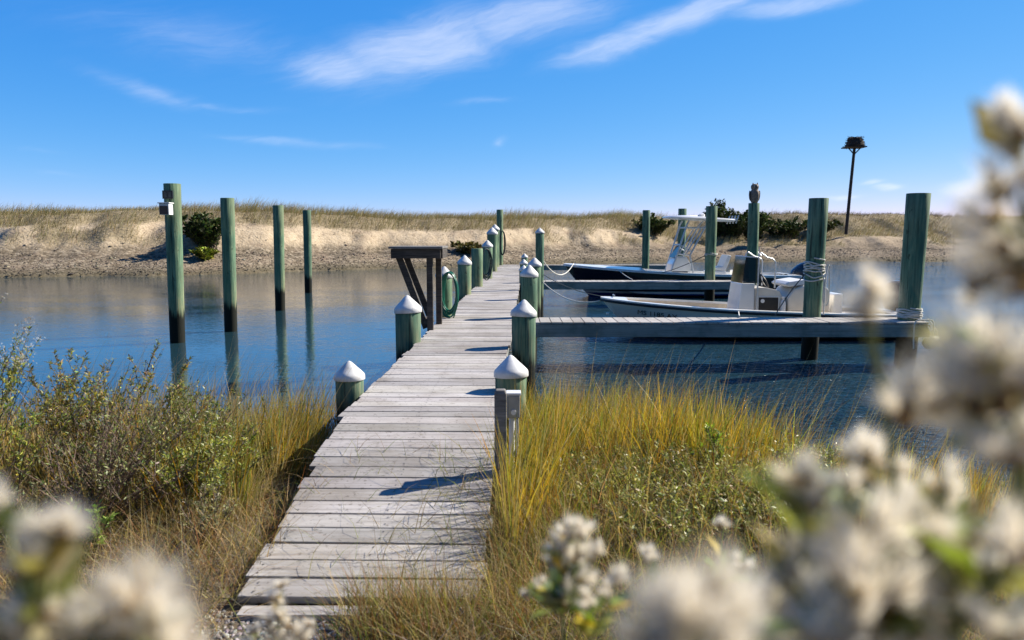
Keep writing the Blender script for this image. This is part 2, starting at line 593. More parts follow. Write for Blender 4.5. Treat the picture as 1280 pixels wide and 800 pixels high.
    # far shore: shingle, wet foot, sand bluff, dune top soil
    def dune(t):
        geo = t.n('ShaderNodeNewGeometry')
        co = geo.outputs['Position']
        c0 = attr(t)                                   # r = bluff, g = grass soil, b = right side heath
        sp = t.n('ShaderNodeSeparateColor', {0: c0})
        z = t.n('ShaderNodeSeparateXYZ', {0: co}).outputs[2]
        n1 = t.noise(co, .9, 6, .65)
        n2 = t.noise(t.vmul(co, (1, 1, 1.6)), 3.2, 6, .75)
        vo = t.n('ShaderNodeTexVoronoi', {'Vector': co, 'Scale': 5.5, 'Randomness': 1.0})
        vs = t.n('ShaderNodeSeparateColor', {0: vo.outputs['Color']}).outputs[0]
        stone = t.ramp(vs, [(0, (.10, .08, .055)), (.35, (.18, .145, .10)), (.7, (.26, .21, .15)), (1, (.36, .30, .22))])
        stone = t.mix(t.smooth(vo.outputs['Distance'], .06, .13), t.mix(.5, stone, (.14, .11, .08)), stone)
        sand = t.ramp(n2, [(.3, (.36, .275, .18)), (.5, (.48, .385, .265)), (.7, (.56, .46, .33))])
        zz = t.m('ADD', z, t.m('MULTIPLY', t.m('SUBTRACT', n1, .5), .9))
        c = t.mix(t.smooth(zz, 1.3, 2.0), stone, sand)
        c = t.mix(t.m('MULTIPLY', t.smooth(t.noise(t.vmul(co, (1, 1, 2.5)), 1.7, 6, .75), .56, .66), .7), c, (.19, .14, .10))
        lump = t.noise(t.vmul(co, (.45, .45, .9)), 1.0, 6, .7)
        c = t.mix(t.m('MULTIPLY', t.smooth(lump, .48, .66), .55), c, (.27, .20, .14))
        c = t.mix(t.m('MULTIPLY', sp.outputs[2], .5), c, (.25, .195, .135))
        wl = t.m('ABSOLUTE', t.m('SUBTRACT', t.m('ADD', z, t.m('MULTIPLY', t.m('SUBTRACT', n1, .5), .7)), 1.05))
        c = t.mix(t.m('MULTIPLY', t.m('MULTIPLY', t.smooth(wl, .16, .04), t.smooth(n2, .42, .58)), .8), c, (.07, .055, .04))
        wet = t.smooth(t.m('ADD', z, t.m('MULTIPLY', n1, .35)), .75, .28)
        c = t.mix(t.m('MULTIPLY', wet, .75), c, (.105, .09, .055))
        soil = t.ramp(n2, [(.35, (.17, .135, .085)), (.65, (.34, .28, .18))])
        c = t.mix(sp.outputs[1], c, soil)
        h = t.m('ADD', t.m('MULTIPLY', n2, .7), t.m('MULTIPLY', vo.outputs['Distance'], -.5))
        return pbsdf(t, c, .95, bump=h, bstr=.6, bdist=.10, **{'Specular IOR Level': .1})
    M['dune'] = mat('dune_sand', dune)

    def stones(t):
        c = attr(t)
        nz = t.noise(t.n('ShaderNodeNewGeometry').outputs['Position'], 30, 4, .6)
        return pbsdf(t, t.mix(t.m('MULTIPLY', nz, .5), c, (.1, .09, .08)), .9)
    M['stones'] = mat('stones', stones)

    M['grass'] = leafmat('grass_blades', .42, .55, .2)
    M['dgrass'] = leafmat('dune_grass_blades', .25, .7, .1)
    M['leaf'] = leafmat('leaves', .32, .42, .35, (1.2, 1.15, .5))
    M['needle'] = leafmat('dark_foliage', .15, .6, .2, (1, 1.1, .6))
    def fluffm(t):
        c = attr(t)
        lum = t.n('ShaderNodeSeparateColor', {0: c}).outputs[1]
        p = pbsdf(t, c, .6, **{'Specular IOR Level': .15})
        tr = t.n('ShaderNodeBsdfTranslucent', {'Color': c}).outputs[0]
        a = t.n('ShaderNodeMixShader', {0: .62, 1: p, 2: tr}).outputs[0]
        clear = t.n('ShaderNodeBsdfTransparent').outputs[0]
        return t.n('ShaderNodeMixShader', {0: t.m('MULTIPLY', t.smooth(lum, .45, .7), .56), 1: a, 2: clear}).outputs[0]
    M['fluff'] = mat('seed_fluff', fluffm)

    def stem(t):
        return pbsdf(t, attr(t), .75)
    M['stem'] = mat('plant_stems', stem)


mk_materials()

# ------------------------------------------------------------------ ground, dunes, water
def ramp_z(d):
    return 0.8 - 0.09 * np.clip(6.12 - d, 0, 3)


def bank_edge(x):
    x = np.asarray(x, float)
    return 8.5 + .35 * np.sin(x * .9) + np.clip(-x - 3, 0, 20) * .12 - .85 * np.clip(x - .9, 0, 3.5)


def bank_z(x, y):
    x = np.asarray(x, float)
    y = np.asarray(y, float)
    s = bank_edge(x) - y                                       # metres inside the water's edge
    z = np.where(s > 0, .56 * sstep(s, 0, 4.6), -.14 * np.clip(-s, 0, 9))
    z = z + .05 * vnoise(x * 1.3 + 9, y * 1.3 + 4, 3, 4) * sstep(s, -.5, 1.5)
    gap = sstep(x, -1.85, -1.55) * (1 - sstep(x, -.15, .05)) * sstep(y, 4.6, 6.0)
    z = z - .42 * gap
    pad = sstep(x, -1.7, -1.3) * (1 - sstep(x, .1, .5)) * (1 - sstep(y, 3.55, 4.1)) * sstep(y, -1, 2)
    z = z * (1 - pad) + .50 * pad
    return z


def sheet(name, xs, ys, zf, material, cf=None):
    X, Y = np.meshgrid(xs, ys)
    Z = zf(X, Y)
    V = np.stack([X, Y, Z], -1).reshape(-1, 3)
    nx, ny = len(xs), len(ys)
    i = np.arange(ny - 1)[:, None] * nx + np.arange(nx - 1)[None, :]
    F = np.stack([i, i + 1, i + 1 + nx, i + nx], -1).reshape(-1, 4)
    cols = np.ones((len(V), 3)) if cf is None else cf(X, Y, Z).reshape(-1, 3)
    return quads(name, (V, F), material, cols, smooth=True)


xs = np.concatenate([[-1500, -400, -120, -60, -30, -18], np.arange(-12, 12.01, .14), [18, 30, 60, 120, 400, 1500]])
ys = np.concatenate([[-300, -60, -20, -8], np.arange(-4, 12.01, .14), [14, 18, 26, 40, 120, 400, 2500]])


def ground_zf(X, Y):
    z = bank_z(np.clip(X, -25, 25), np.clip(Y, -8, 30))
    return np.where(Y > 20, np.minimum(z, -1.3), z)


g = sheet('ground', xs, ys, ground_zf, M['bank'])
tag(g, kind='structure')

wat = sheet('water', np.array([-900, -200, -60, -20, 0, 20, 60, 200, 900.]), np.array([6.2, 12, 20, 40, 80, 130.]), lambda X, Y: X * 0, M['water'])
tag(wat, kind='structure')

SHX = np.array([-300, -60, -28.4, -20.3, -12.9, -5.2, 3, 11.3, 26.3, 38, 80, 300.])
SHY = np.array([42, 41.5, 42.7, 44.5, 51.0, 55.9, 62, 68.2, 70.6, 70.4, 70, 70.])


def shore(x):
    return np.interp(x, SHX, SHY)


def dune_parts(x, y):
    sh = shore(x) + .5 * np.sin(x * .45) + .3 * np.sin(x * 1.3 + 1)
    s = y - sh
    right = sstep(x, 6, 20)
    jag = .9 * vnoise(x * .45 + 3, y * .15, 5, 4)
    # shingle slope, steep sand bluff, grassy crest, falling away behind
    top = 3.75 + .28 * np.sin(x * .21) - .15 * right
    b0, b1 = 4.2 + jag * .8, 8.6 + jag * 1.4 + 1.5 * right
    z = np.where(s < 0, .12 * s, 1.15 * sstep(s, -1.4, b0 + 1.4) )
    z = z + (top * .72 - .95 + .18 * right * 0 - .75 * right) * sstep(s, b0, b1)
    crest = 12.5 + 6 * right
    cz = 1.0 + .35 * vnoise(x * .16, y * .08 + 3, 8, 3) + 1.55 * right
    z = z + cz * sstep(s, b1 - .5, crest)
    back = sstep(s, crest + 12, crest + 50)
    z = z * (1 - back) + 2.0 * back
    z = z + (.15 * vnoise(x * .9, y * .7, 12, 4) + .05 * vnoise(x * 3, y * 3, 13, 3)) * sstep(s, 1.5, 5) * (1 - sstep(s, 20, 30))
    grass = sstep(s, b1 - .8 + jag, b1 + .7 + jag)
    # grassy spurs creep down the bluff
    spur = sstep(vnoise(x * .35 + 7, y * .3, 21, 3) + .16 * right, .10, .34) * sstep(s, b0 + 1.0, b0 + 2.4)
    grass = np.maximum(grass, spur * .85)
    return z, s, grass, right


dxs = np.concatenate([[-900, -300, -120, -80], np.arange(-50, 62, .26), [75, 110, 160, 300, 900]])
dys = np.concatenate([[30, 36], np.arange(39, 96, .26), [100, 106, 115, 130, 160, 220, 400, 900, 2500]])


def dune_zf(X, Y):
    z = dune_parts(X, Y)[0]
    return np.maximum(z, -1.0 - .001 * Y)


def dune_cf(X, Y, Z):
    _, s, gr, right = dune_parts(X, Y)
    return np.stack([np.ones_like(gr), gr, right], -1)


dn = sheet('dune_hills', dxs, dys, dune_zf, M['dune'], dune_cf)
tag(dn, kind='structure')


# ------------------------------------------------------------------ grass and stones
def pick(pal, n, jit=.18):
    pal = np.array(pal)
    c = pal[rng.integers(0, len(pal), n)]
    return np.clip(c * (1 + rng.normal(0, jit, (n, 1))) * (1 + rng.normal(0, jit * .35, (n, 3))), .004, .9)


def blades(name, P, h, w, az, lean, curl, cols, material, segs=3, tipcol=None, parent=None):
    n = len(P)
    sd = rng.random(n) * 2 * np.pi
    side = np.stack([np.cos(sd), np.sin(sd), np.zeros(n)], -1)
    dr = np.stack([np.cos(az), np.sin(az), np.zeros(n)], -1)
    V = np.zeros((n, segs + 1, 2, 3))
    C = np.zeros((n, segs + 1, 2, 3))
    for k in range(segs + 1):
        t_ = k / segs
        out = (lean * t_ + curl * t_ * t_) * h
        up = h * t_ * np.clip(1 - .45 * (lean + curl) * t_ * (lean + curl), .15, 1)
        c = P + dr * out[:, None]
        c[:, 2] += up
        ww = w * max(.06, (1 - t_) ** .75)
        V[:, k, 0] = c - side * ww[:, None] * .5
        V[:, k, 1] = c + side * ww[:, None] * .5
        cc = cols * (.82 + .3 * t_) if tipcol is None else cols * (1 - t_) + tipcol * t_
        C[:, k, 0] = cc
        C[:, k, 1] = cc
    idx = np.arange(n * (segs + 1) * 2).reshape(n, segs + 1, 2)
    F = np.stack([idx[:, :-1, 0], idx[:, :-1, 1], idx[:, 1:, 1], idx[:, 1:, 0]], -1).reshape(-1, 4)
    return quads(name, (V.reshape(-1, 3), F), material, C.reshape(-1, 3), parent=parent)


def scatter(n, x0, x1, y0, y1, keep):
    X = rng.uniform(x0, x1, n)
    Y = rng.uniform(y0, y1, n)
    k = rng.random(n) < keep(X, Y)
    return X[k], Y[k]


GOLD, GREEN, OLIVE = (.46, .30, .035), (.16, .21, .035), (.25, .24, .05)
AMBER, TAN, BROWN, RUST, GREY = (.50, .26, .03), (.42, .32, .17), (.20, .13, .065), (.30, .14, .045), (.30, .27, .22)


def clear_dock(X, Y, pad=.0):
    left = np.where(Y < 6.1, -1.51 + .055 * (6.1 - Y) + .02 * Y, -1.50)
    inside = (X > left - pad) & (X < -.10 + pad) & (Y > 3.45)
    path = (X > -1.3) & (X < -.45) & (Y <= 3.5)
    return ~(inside | path)


# tall golden cordgrass right of the walk
def keep_r(X, Y):
    cl = sstep(vnoise(X * 2.2, Y * 2.2, 31, 3), -.75, .15)
    Y0, Y = Y, Y + .85 * np.clip(X - .9, 0, 3.5) * .8
    front = 5.05 + .55 * sstep(X, .35, 1.4) + .15 * np.sin(X * 4) - 1.0 * (1 - sstep(X, .0, .40))
    return cl * sstep(Y, front - .3, front + .5) * (1 - sstep(Y, 8.0, 8.9)) * (1 - .45 * sstep(X, 2.0, 2.8)) * clear_dock(X, Y0)


def tussocks(ncl, per, rad, box, keep):
    """blade roots gathered in tufts; returns position, bearing away from the tuft's middle, relative radius, tuft index"""
    cx, cy = scatter(ncl, *box, keep)
    m_ = len(cx)
    k_ = np.repeat(np.arange(m_), rng.integers(per // 2, per * 3 // 2, m_))
    n = len(k_)
    a = rng.uniform(0, 6.28, n)
    q = np.abs(rng.normal(0, 1, n))
    rr = rad * rng.uniform(.6, 1.5, m_)[k_]
    X, Y = cx[k_] + rr * q * np.cos(a), cy[k_] + rr * q * np.sin(a)
    ok = clear_dock(X, Y, .02)
    return X[ok], Y[ok], a[ok], q[ok], k_[ok], m_


def cordgrass(name, label, ncl, per, box, keep, pal, hlo, hhi, fall, dirt):
    X, Y, a, q, k_, m_ = tussocks(ncl, per, .055, box, keep)
    n = len(X)
    P = np.stack([X, Y, bank_z(X, Y) - .03], -1)
    tuft = pick(pal, m_, .12)[k_]
    cols = np.clip(.62 * tuft + .38 * pick(pal, n, .22), .01, .9)
    cols = cols * rng.uniform(.65, 1.3, (n, 1))
    cols = dirt(X, cols)
    hh = rng.uniform(hlo, hhi, m_)[k_] * rng.uniform(.5, 1.12, n) * fall(X)
    bent = rng.random(n) < .10
    lean = np.abs(rng.normal(.03, .05, n)) + .13 * q * rng.uniform(.4, 1.3, n)
    curl = np.abs(rng.normal(.12, .14, n)) + np.where(bent, rng.uniform(.4, 1.1, n), 0)
    az = np.where(rng.random(n) < .45, rng.normal(.2, .8, n), a + rng.normal(0, .5, n))
    tip = np.where((rng.random(n) < .35)[:, None], pick([TAN, AMBER, (.5, .42, .22)], n), cols * 1.12)
    o = blades(name, P, hh, rng.uniform(.0065, .0150, n), az, lean, curl, cols, M['grass'], 5, tipcol=tip)
    return tag(o, label, 'grass', kind='stuff')


cordgrass('golden_marsh_grass', 'tall golden and green cordgrass standing right of the boardwalk', 1350, 26, (-.06, 4.2, 3.9, 8.9), keep_r,
          [GOLD, GOLD, OLIVE, GREEN, AMBER, (.34, .36, .05), GREEN, (.10, .15, .03), (.50, .38, .05), (.27, .30, .05)], .50, .86, lambda X: 1 - .25 * sstep(X, 1.3, 2.8), lambda X, c: c)


# tall grass left of the walk
def keep_l(X, Y):
    cl = sstep(vnoise(X * 2.4 + 5, Y * 2.4, 33, 3), -.7, .2)
    return cl * sstep(Y, 4.0, 5.0) * (1 - sstep(Y, 8.0, 8.8)) * (1 - .72 * sstep(X, -2.1, -3.1)) * clear_dock(X, Y, .08)


cordgrass('green_gold_marsh_grass', 'tall green and rust cordgrass standing left of the boardwalk', 1000, 26, (-5.2, -1.56, 3.8, 8.8), keep_l,
          [GOLD, OLIVE, OLIVE, GREEN, RUST, TAN, AMBER, GREEN, (.10, .15, .03)], .50, .88, lambda X: 1 + 0 * X,
          lambda X, c: np.where((X < -2.4)[:, None], c * .55 + .45 * pick([TAN, BROWN, GREY], len(X)), c))

# thin seed stalks reaching above both stands
X = np.concatenate([rng.uniform(.1, 3.6, 760), rng.uniform(-4.4, -1.7, 520)])
Y = np.concatenate([rng.uniform(6.0, 8.7, 760) - .75 * np.clip(X[:760] - .9, 0, 3.5), rng.uniform(6.2, 8.6, 520)])
n = len(X)
P = np.stack([X, Y, bank_z(X, Y)], -1)
cols = pick([TAN, GREY, TAN, BROWN], n)
o = blades('seed_stalks', P, rng.uniform(.7, 1.25, n), rng.uniform(.004, .0075, n), rng.normal(.1, .45, n), np.abs(rng.normal(.32, .16, n)), np.abs(rng.normal(.18, .12, n)), cols, M['grass'], 4)
tag(o, 'thin pale seed stalks leaning over the water at the bank edge', 'grass', kind='stuff')

# dry thatch: short bent brown blades over the near bank
def keep_t(X, Y):
    return clear_dock(X, Y, -.02) * (1 - .6 * sstep(Y, 5.5, 7.5)) * (.35 + .65 * sstep(vnoise(X * 2.5, Y * 2.5, 35, 3), -.6, .3))


X, Y = scatter(80000, -4.2, 3.2, 2.4, 7.0, keep_t)
n = len(X)
P = np.stack([X, Y, bank_z(X, Y) - .02], -1)
cols = pick([TAN, TAN, (.50, .38, .20), BROWN, GREY, RUST, (.42, .31, .15), OLIVE, (.34, .25, .12)], n, .25)
cols = np.where((X > .1)[:, None] & (rng.random(n) < .35)[:, None], pick([OLIVE, GREEN, (.3, .3, .06)], n), cols)
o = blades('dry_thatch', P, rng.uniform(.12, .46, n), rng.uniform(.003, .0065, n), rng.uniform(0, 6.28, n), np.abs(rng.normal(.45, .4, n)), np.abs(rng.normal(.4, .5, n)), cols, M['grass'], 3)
tag(o, 'short matted brown and tan dry grass over the near bank', 'dry grass', kind='stuff')

X, Y = scatter(5200, .25, 2.8, 3.6, 5.9, lambda X, Y: .4 + .6 * sstep(vnoise(X * 2, Y * 2, 91, 3), -.2, .3))
n = len(X)
P = np.stack([X, Y, bank_z(X, Y) - .02], -1)
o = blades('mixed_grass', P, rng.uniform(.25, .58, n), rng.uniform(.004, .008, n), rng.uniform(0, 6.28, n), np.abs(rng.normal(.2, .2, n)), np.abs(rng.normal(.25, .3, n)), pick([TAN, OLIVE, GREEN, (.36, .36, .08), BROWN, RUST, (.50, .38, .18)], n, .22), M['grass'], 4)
tag(o, 'loose green and straw coloured grass between the low shrubs right of the ramp', 'grass', kind='stuff')

# tussock at the foot of the ramp, right corner, spilling over the last boards
X = np.concatenate([rng.normal(-.42, .20, 1500), rng.uniform(-.10, .25, 1600), rng.uniform(-.7, .2, 700)])
Y = np.concatenate([rng.normal(3.28, .13, 1500), rng.uniform(3.3, 4.6, 1600), rng.uniform(3.05, 3.35, 700)])
k = (X > -.85) & ~((X < -.12) & (Y > 3.43))
X, Y = X[k], Y[k]
n = len(X)
P = np.stack([X, Y, bank_z(X, Y) - .02], -1)
cols = pick([TAN, (.48, .36, .18), BROWN, OLIVE, GREEN, (.40, .29, .14), RUST], n, .22)
o = blades('ramp_tussock', P, rng.uniform(.14, .40, n), rng.uniform(.0025, .005, n), rng.normal(1.9, 1.1, n), np.abs(rng.normal(.3, .25, n)), np.abs(rng.normal(.35, .3, n)), cols, M['grass'], 4)
tag(o, 'mixed green and brown grass spilling onto the foot of the ramp', 'grass', kind='stuff')

# green blades lying loose on the ramp
X = np.concatenate([rng.uniform(-1.30, -.15, 130), rng.uniform(-.55, -.12, 110)])
Y = rng.uniform(3.6, 5.4, 240)
P = np.stack([X, Y, ramp_z(Y) + .006], -1)
o = blades('fallen_blades', P, rng.uniform(.15, .42, 240), rng.uniform(.003, .005, 240), rng.normal(1.7, .9, 240), rng.uniform(.9, 1.3, 240), rng.uniform(.2, .6, 240), pick([GREEN, OLIVE, BROWN, TAN], 240), M['grass'], 4)
tag(o, 'loose grass blades lying across the ramp boards', 'grass', kind='stuff')

# dune grass
def dune_blades(name, n0, label, keepf, pal, hr, wr, right):
    X = rng.uniform(-48, 58, n0)
    S = rng.uniform(2, 26, n0)
    Y = shore(X) + S
    z, s, gr, rt = dune_parts(X, Y)
    k = rng.random(n0) < keepf(X, Y, s, gr, rt)
    X, Y, z = X[k], Y[k], z[k]
    n = len(X)
    P = np.stack([X, Y, z - .05], -1)
    patch = vnoise(X * .35, Y * .35, 61, 3)[:, None]
    cols = pick(pal, n, .2) * (1 + .28 * patch)
    cols = np.clip(cols, .01, .8)
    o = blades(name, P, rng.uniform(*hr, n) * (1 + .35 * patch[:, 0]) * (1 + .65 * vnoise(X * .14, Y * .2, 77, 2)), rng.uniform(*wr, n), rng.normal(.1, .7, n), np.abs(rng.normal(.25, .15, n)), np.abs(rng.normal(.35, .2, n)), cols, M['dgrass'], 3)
    return tag(o, label, 'dune grass', kind='stuff')


dune_blades('dune_grass', 150000, 'pale olive and tan grass covering the crest of the dunes',
            lambda X, Y, s, gr, rt: np.where(s < 20, gr, gr * .35) * (.55 + .45 * sstep(vnoise(X * .9, Y * .9, 63, 3), -.5, .3)) * (1 - .8 * rt * sstep(s, 13, 17)),
            [(.40, .33, .20), (.32, .28, .14), (.46, .38, .24), (.22, .21, .09), (.36, .30, .19)], (.4, .95), (.014, .036), 0)
dune_blades('dune_scrub', 42000, 'dark wiry scrub along the lip of the sand bluff',
            lambda X, Y, s, gr, rt: np.where((gr > .12) & (gr < .85), .7, 0.10 * (s > 2.5) * (gr < .2)) * sstep(vnoise(X * .6, Y * .8, 67, 3), .0, .3),
            [(.10, .085, .06), (.15, .12, .08), (.07, .06, .045), (.16, .11, .07)], (.15, .42), (.012, .03), 0)
dune_blades('heath', 60000, 'reddish brown heath over the right hand rise',
            lambda X, Y, s, gr, rt: rt * sstep(s, 12, 16) * .9 * sstep(X, 22, 30),
            [(.16, .095, .065), (.20, .13, .08), (.13, .10, .06), (.24, .18, .11), (.11, .09, .045)], (.25, .6), (.02, .05), 1)


def rocks(name, X, Y, Z, r, cols, label, cat):
    base = np.array([[1, 0, 0], [0, 1, 0], [-1, 0, 0], [0, -1, 0], [.6, .5, .7], [-.5, .6, .65], [-.6, -.5, .7], [.5, -.6, .65]])
    n = len(X)
    a = rng.random(n) * 6.28
    ca, sa = np.cos(a), np.sin(a)
    V = np.repeat(base[None], n, 0) * (1 + rng.normal(0, .16, (n, 8, 3)))
    V = V * (r[:, None, None] * np.stack([rng.uniform(.7, 1.2, n), rng.uniform(.6, 1.1, n), rng.uniform(.4, .8, n)], -1)[:, None, :])
    x = V[..., 0] * ca[:, None] - V[..., 1] * sa[:, None]
    y = V[..., 0] * sa[:, None] + V[..., 1] * ca[:, None]
    V = np.stack([x + X[:, None], y + Y[:, None], V[..., 2] + Z[:, None]], -1)
    f = np.array([[0, 1, 5, 4], [1, 2, 6, 5], [2, 3, 7, 6], [3, 0, 4, 7], [4, 5, 6, 7]])
    F = (f[None] + np.arange(n)[:, None, None] * 8).reshape(-1, 4)
    o = quads(name, (V.reshape(-1, 3), F), M['stones'], np.repeat(cols[:, None, :], 8, 1).reshape(-1, 3))
    return tag(o, label, cat, kind='stuff')


# shingle on the far beach
n0 = 20000
X = rng.uniform(-48, 56, n0)
S = np.concatenate([rng.uniform(-.6, 4.4, n0 * 9 // 10), rng.uniform(4, 9, n0 - n0 * 9 // 10)])
Y = shore(X) + S
z, s, gr, rt = dune_parts(X, Y)
k = (gr < .3) & (rng.random(n0) < .9)
X, Y, z = X[k], Y[k], z[k]
r = rng.uniform(.025, .07, len(X)) * (1 + .9 * (rng.random(len(X)) < .05))
cols = pick([(.24, .19, .135), (.16, .125, .09), (.09, .07, .05), (.38, .32, .24), (.13, .10, .075)], len(X), .2)
wet = (z < .45)[:, None]
cols = np.where(wet, cols * np.array([.42, .42, .36]), cols)
rocks('shingle', X, Y, z, r, cols, 'brown and grey shingle along the far waterline', 'shingle')

# gravel at the foot of the ramp
n0 = 2600
X = rng.uniform(-1.5, -.3, n0)
Y = rng.uniform(2.7, 3.44, n0)
z = bank_z(X, Y)
r = rng.uniform(.005, .016, n0)
rocks('gravel', X, Y, z + .002, r, pick([(.20, .18, .165), (.33, .31, .29), (.13, .115, .10), (.42, .40, .37)], n0, .2), 'grey gravel at the foot of the ramp', 'gravel')

# ------------------------------------------------------------------ the dock
SK = .020                                            # the dock runs slightly to the right of the view


def DX(off, d):
    return off + SK * d


def rope(name, pts, r, m_, label=None, cat=None, parent=None, group=None, sub=3):
    """smooth rope through the points (Catmull-Rom)"""
    P_ = [Vector(p) for p in pts]
    out = []
    for i in range(len(P_) - 1):
        p0, p1, p2, p3 = P_[max(i - 1, 0)], P_[i], P_[i + 1], P_[min(i + 2, len(P_) - 1)]
        for k in range(sub):
            t_ = k / sub
            out.append(.5 * ((2 * p1) + (p2 - p0) * t_ + (2 * p0 - 5 * p1 + 4 * p2 - p3) * t_ ** 2 + (3 * p1 - p0 - 3 * p2 + p3) * t_ ** 3))
    out.append(P_[-1])
    b = MB()
    b.tube(out, r, 7)
    o = b.build(name, m_, parent, smooth=True)
    if label:
        tag(o, label, cat, group)
    return o


def sag(p, q, drop, n=8):
    p, q = Vector(p), Vector(q)
    return [p.lerp(q, i / n) - Vector((0, 0, drop * 4 * (i / n) * (1 - i / n))) for i in range(n + 1)]


dock = thing('boardwalk_dock', 'long grey plank boardwalk running out over the creek from the near bank', 'dock', (0, 6.1, 0))
OY = 6.1


def planks(b, d0, d1, offl, offr, zf, pitch, jit=.012, gap=.012, thick=.038, nails=0):
    d = d0
    while d < d1 - pitch * .5:
        dm = d + pitch / 2
        w = pitch - gap - random.random() * .004
        xl = DX(offl(dm) if callable(offl) else offl, dm) + random.uniform(-jit, jit) * 1.6
        xr = DX(offr, dm) + random.uniform(-jit, jit)
        za, zb = zf(d), zf(d + pitch)
        ang = math.atan2(zb - za, pitch)
        tone = random.uniform(.72, 1.12)
        b.col = (tone, tone * random.uniform(.975, 1.0), tone * random.uniform(.94, 1.0))
        m_ = Matrix.Rotation(ang + random.uniform(-.008, .008), 3, 'X') @ Matrix.Rotation(-SK + random.uniform(-.003, .003), 3, 'Z') @ Matrix.Rotation(random.uniform(-.004, .004), 3, 'Y')
        zc = (za + zb) / 2 - thick / 2 + random.uniform(-.002, .002)
        b.m = 0
        b.box(((xl + xr) / 2, dm - OY, zc), (xr - xl, w, thick), m_)
        if dm < nails:
            b.m = 1
            b.col = (1, 1, 1)
            for fx in (.05, .5, .95):
                for fy in (-.25, .25):
                    x = xl + (xr - xl) * fx + random.uniform(-.008, .008)
                    y = dm + fy * w + random.uniform(-.006, .006)
                    rr = .0055
                    z = zc + thick / 2 + .0035 + (y - dm) * math.tan(ang)
                    b.add([(x + rr * math.cos(a), y - OY + rr * math.sin(a), z) for a in [i * 1.0472 for i in range(6)]], [tuple(range(6))])
            b.m = 0
        d += pitch


b = MB()
planks(b, 6.12, 10.25, -1.53, -.25, lambda d: .8, .19, nails=15)
planks(b, 10.25, 40.4, -1.53, -.235, lambda d: .8, .19, nails=14)
pl = b.build('deck_planks', [M['deck'], M['black']], dock, bevel=.004)
b = MB()
planks(b, 3.46, 6.10, lambda d: -1.51 + (6.1 - d) * .055, -.215, lambda d: float(ramp_z(d)), .178, jit=.02, nails=99)
b.build('ramp_planks', [M['deck'], M['black']], dock, bevel=.004)
b = MB()
b.beam((DX(-1.475, 6.1), 0, .645), (DX(-1.475, 40.3), 40.3 - OY, .645), .05, .22)
b.build('stringer', M['fascia'], dock)
b = MB()
b.beam((DX(-.305, 6.1), 0, .645), (DX(-.305, 40.3), 40.3 - OY, .645), .05, .22)
b.build('stringer', M['fascia'], dock)
for off in (-1.31, -.36):
    b = MB()
    b.beam((DX(off, 3.5), 3.5 - OY, .56 - .13), (DX(off, 6.05), 6.05 - OY, .785 - .13), .05, .18)
    b.build('ramp_stringer', M['timber'], dock)
b = MB()
b.box((DX(-.80, 3.43), 3.40 - OY, .490), (1.06, .09, .08))
b.build('sill_board', M['deck'], dock)
for d in (9.5, 14.5, 20, 26, 32, 38):
    b = MB()
    b.box((DX(-.89, d), d - OY, .44), (1.5, .12, .18))
    b.build('cross_beam', M['timber'], dock)


def finger(x0, x1, y0, y1, label):
    t = thing('finger_pier', label, 'pier', ((x0 + x1) / 2, y0, 0), 0, 'finger piers between the boats')
    cx = (x0 + x1) / 2
    b = MB()
    x = x0
    while x < x1 - .02:
        w = min(.19, x1 - x)
        tone = random.uniform(.88, 1.12)
        b.col = (tone, tone, tone * .985)
        b.box((x + w / 2 - cx, (y1 - y0) / 2, .8 - .019 + random.uniform(-.002, .002)), (w - .012, y1 - y0 + random.uniform(-.02, .01), .038))
        x += .19
    b.build('pier_planks', M['deck'], t, bevel=.004)
    b = MB()
    b.box((0, .035, .65), (x1 - x0 + .06, .05, .215))
    b.build('pier_beam', M['fascia'], t, bevel=.006)
    b = MB()
    b.box((0, y1 - y0 - .035, .65), (x1 - x0 + .06, .05, .215))
    b.build('pier_beam', M['fascia'], t, bevel=.006)
    b = MB()
    b.box(((x1 - x0) / 2, (y1 - y0) / 2, .65), (.05, y1 - y0 - .13, .20))
    b.build('end_beam', M['fascia'], t)
    return t


finger(.10, 7.12, 13.05, 13.85, 'grey plank finger pier closest to the marsh, in front of the white skiff')
finger(.34, 7.9, 25.0, 25.9, 'grey plank finger pier between the white skiff and the navy boat')
finger(.62, 8.4, 39.6, 40.4, 'farthest grey finger pier, behind the navy boat bow')


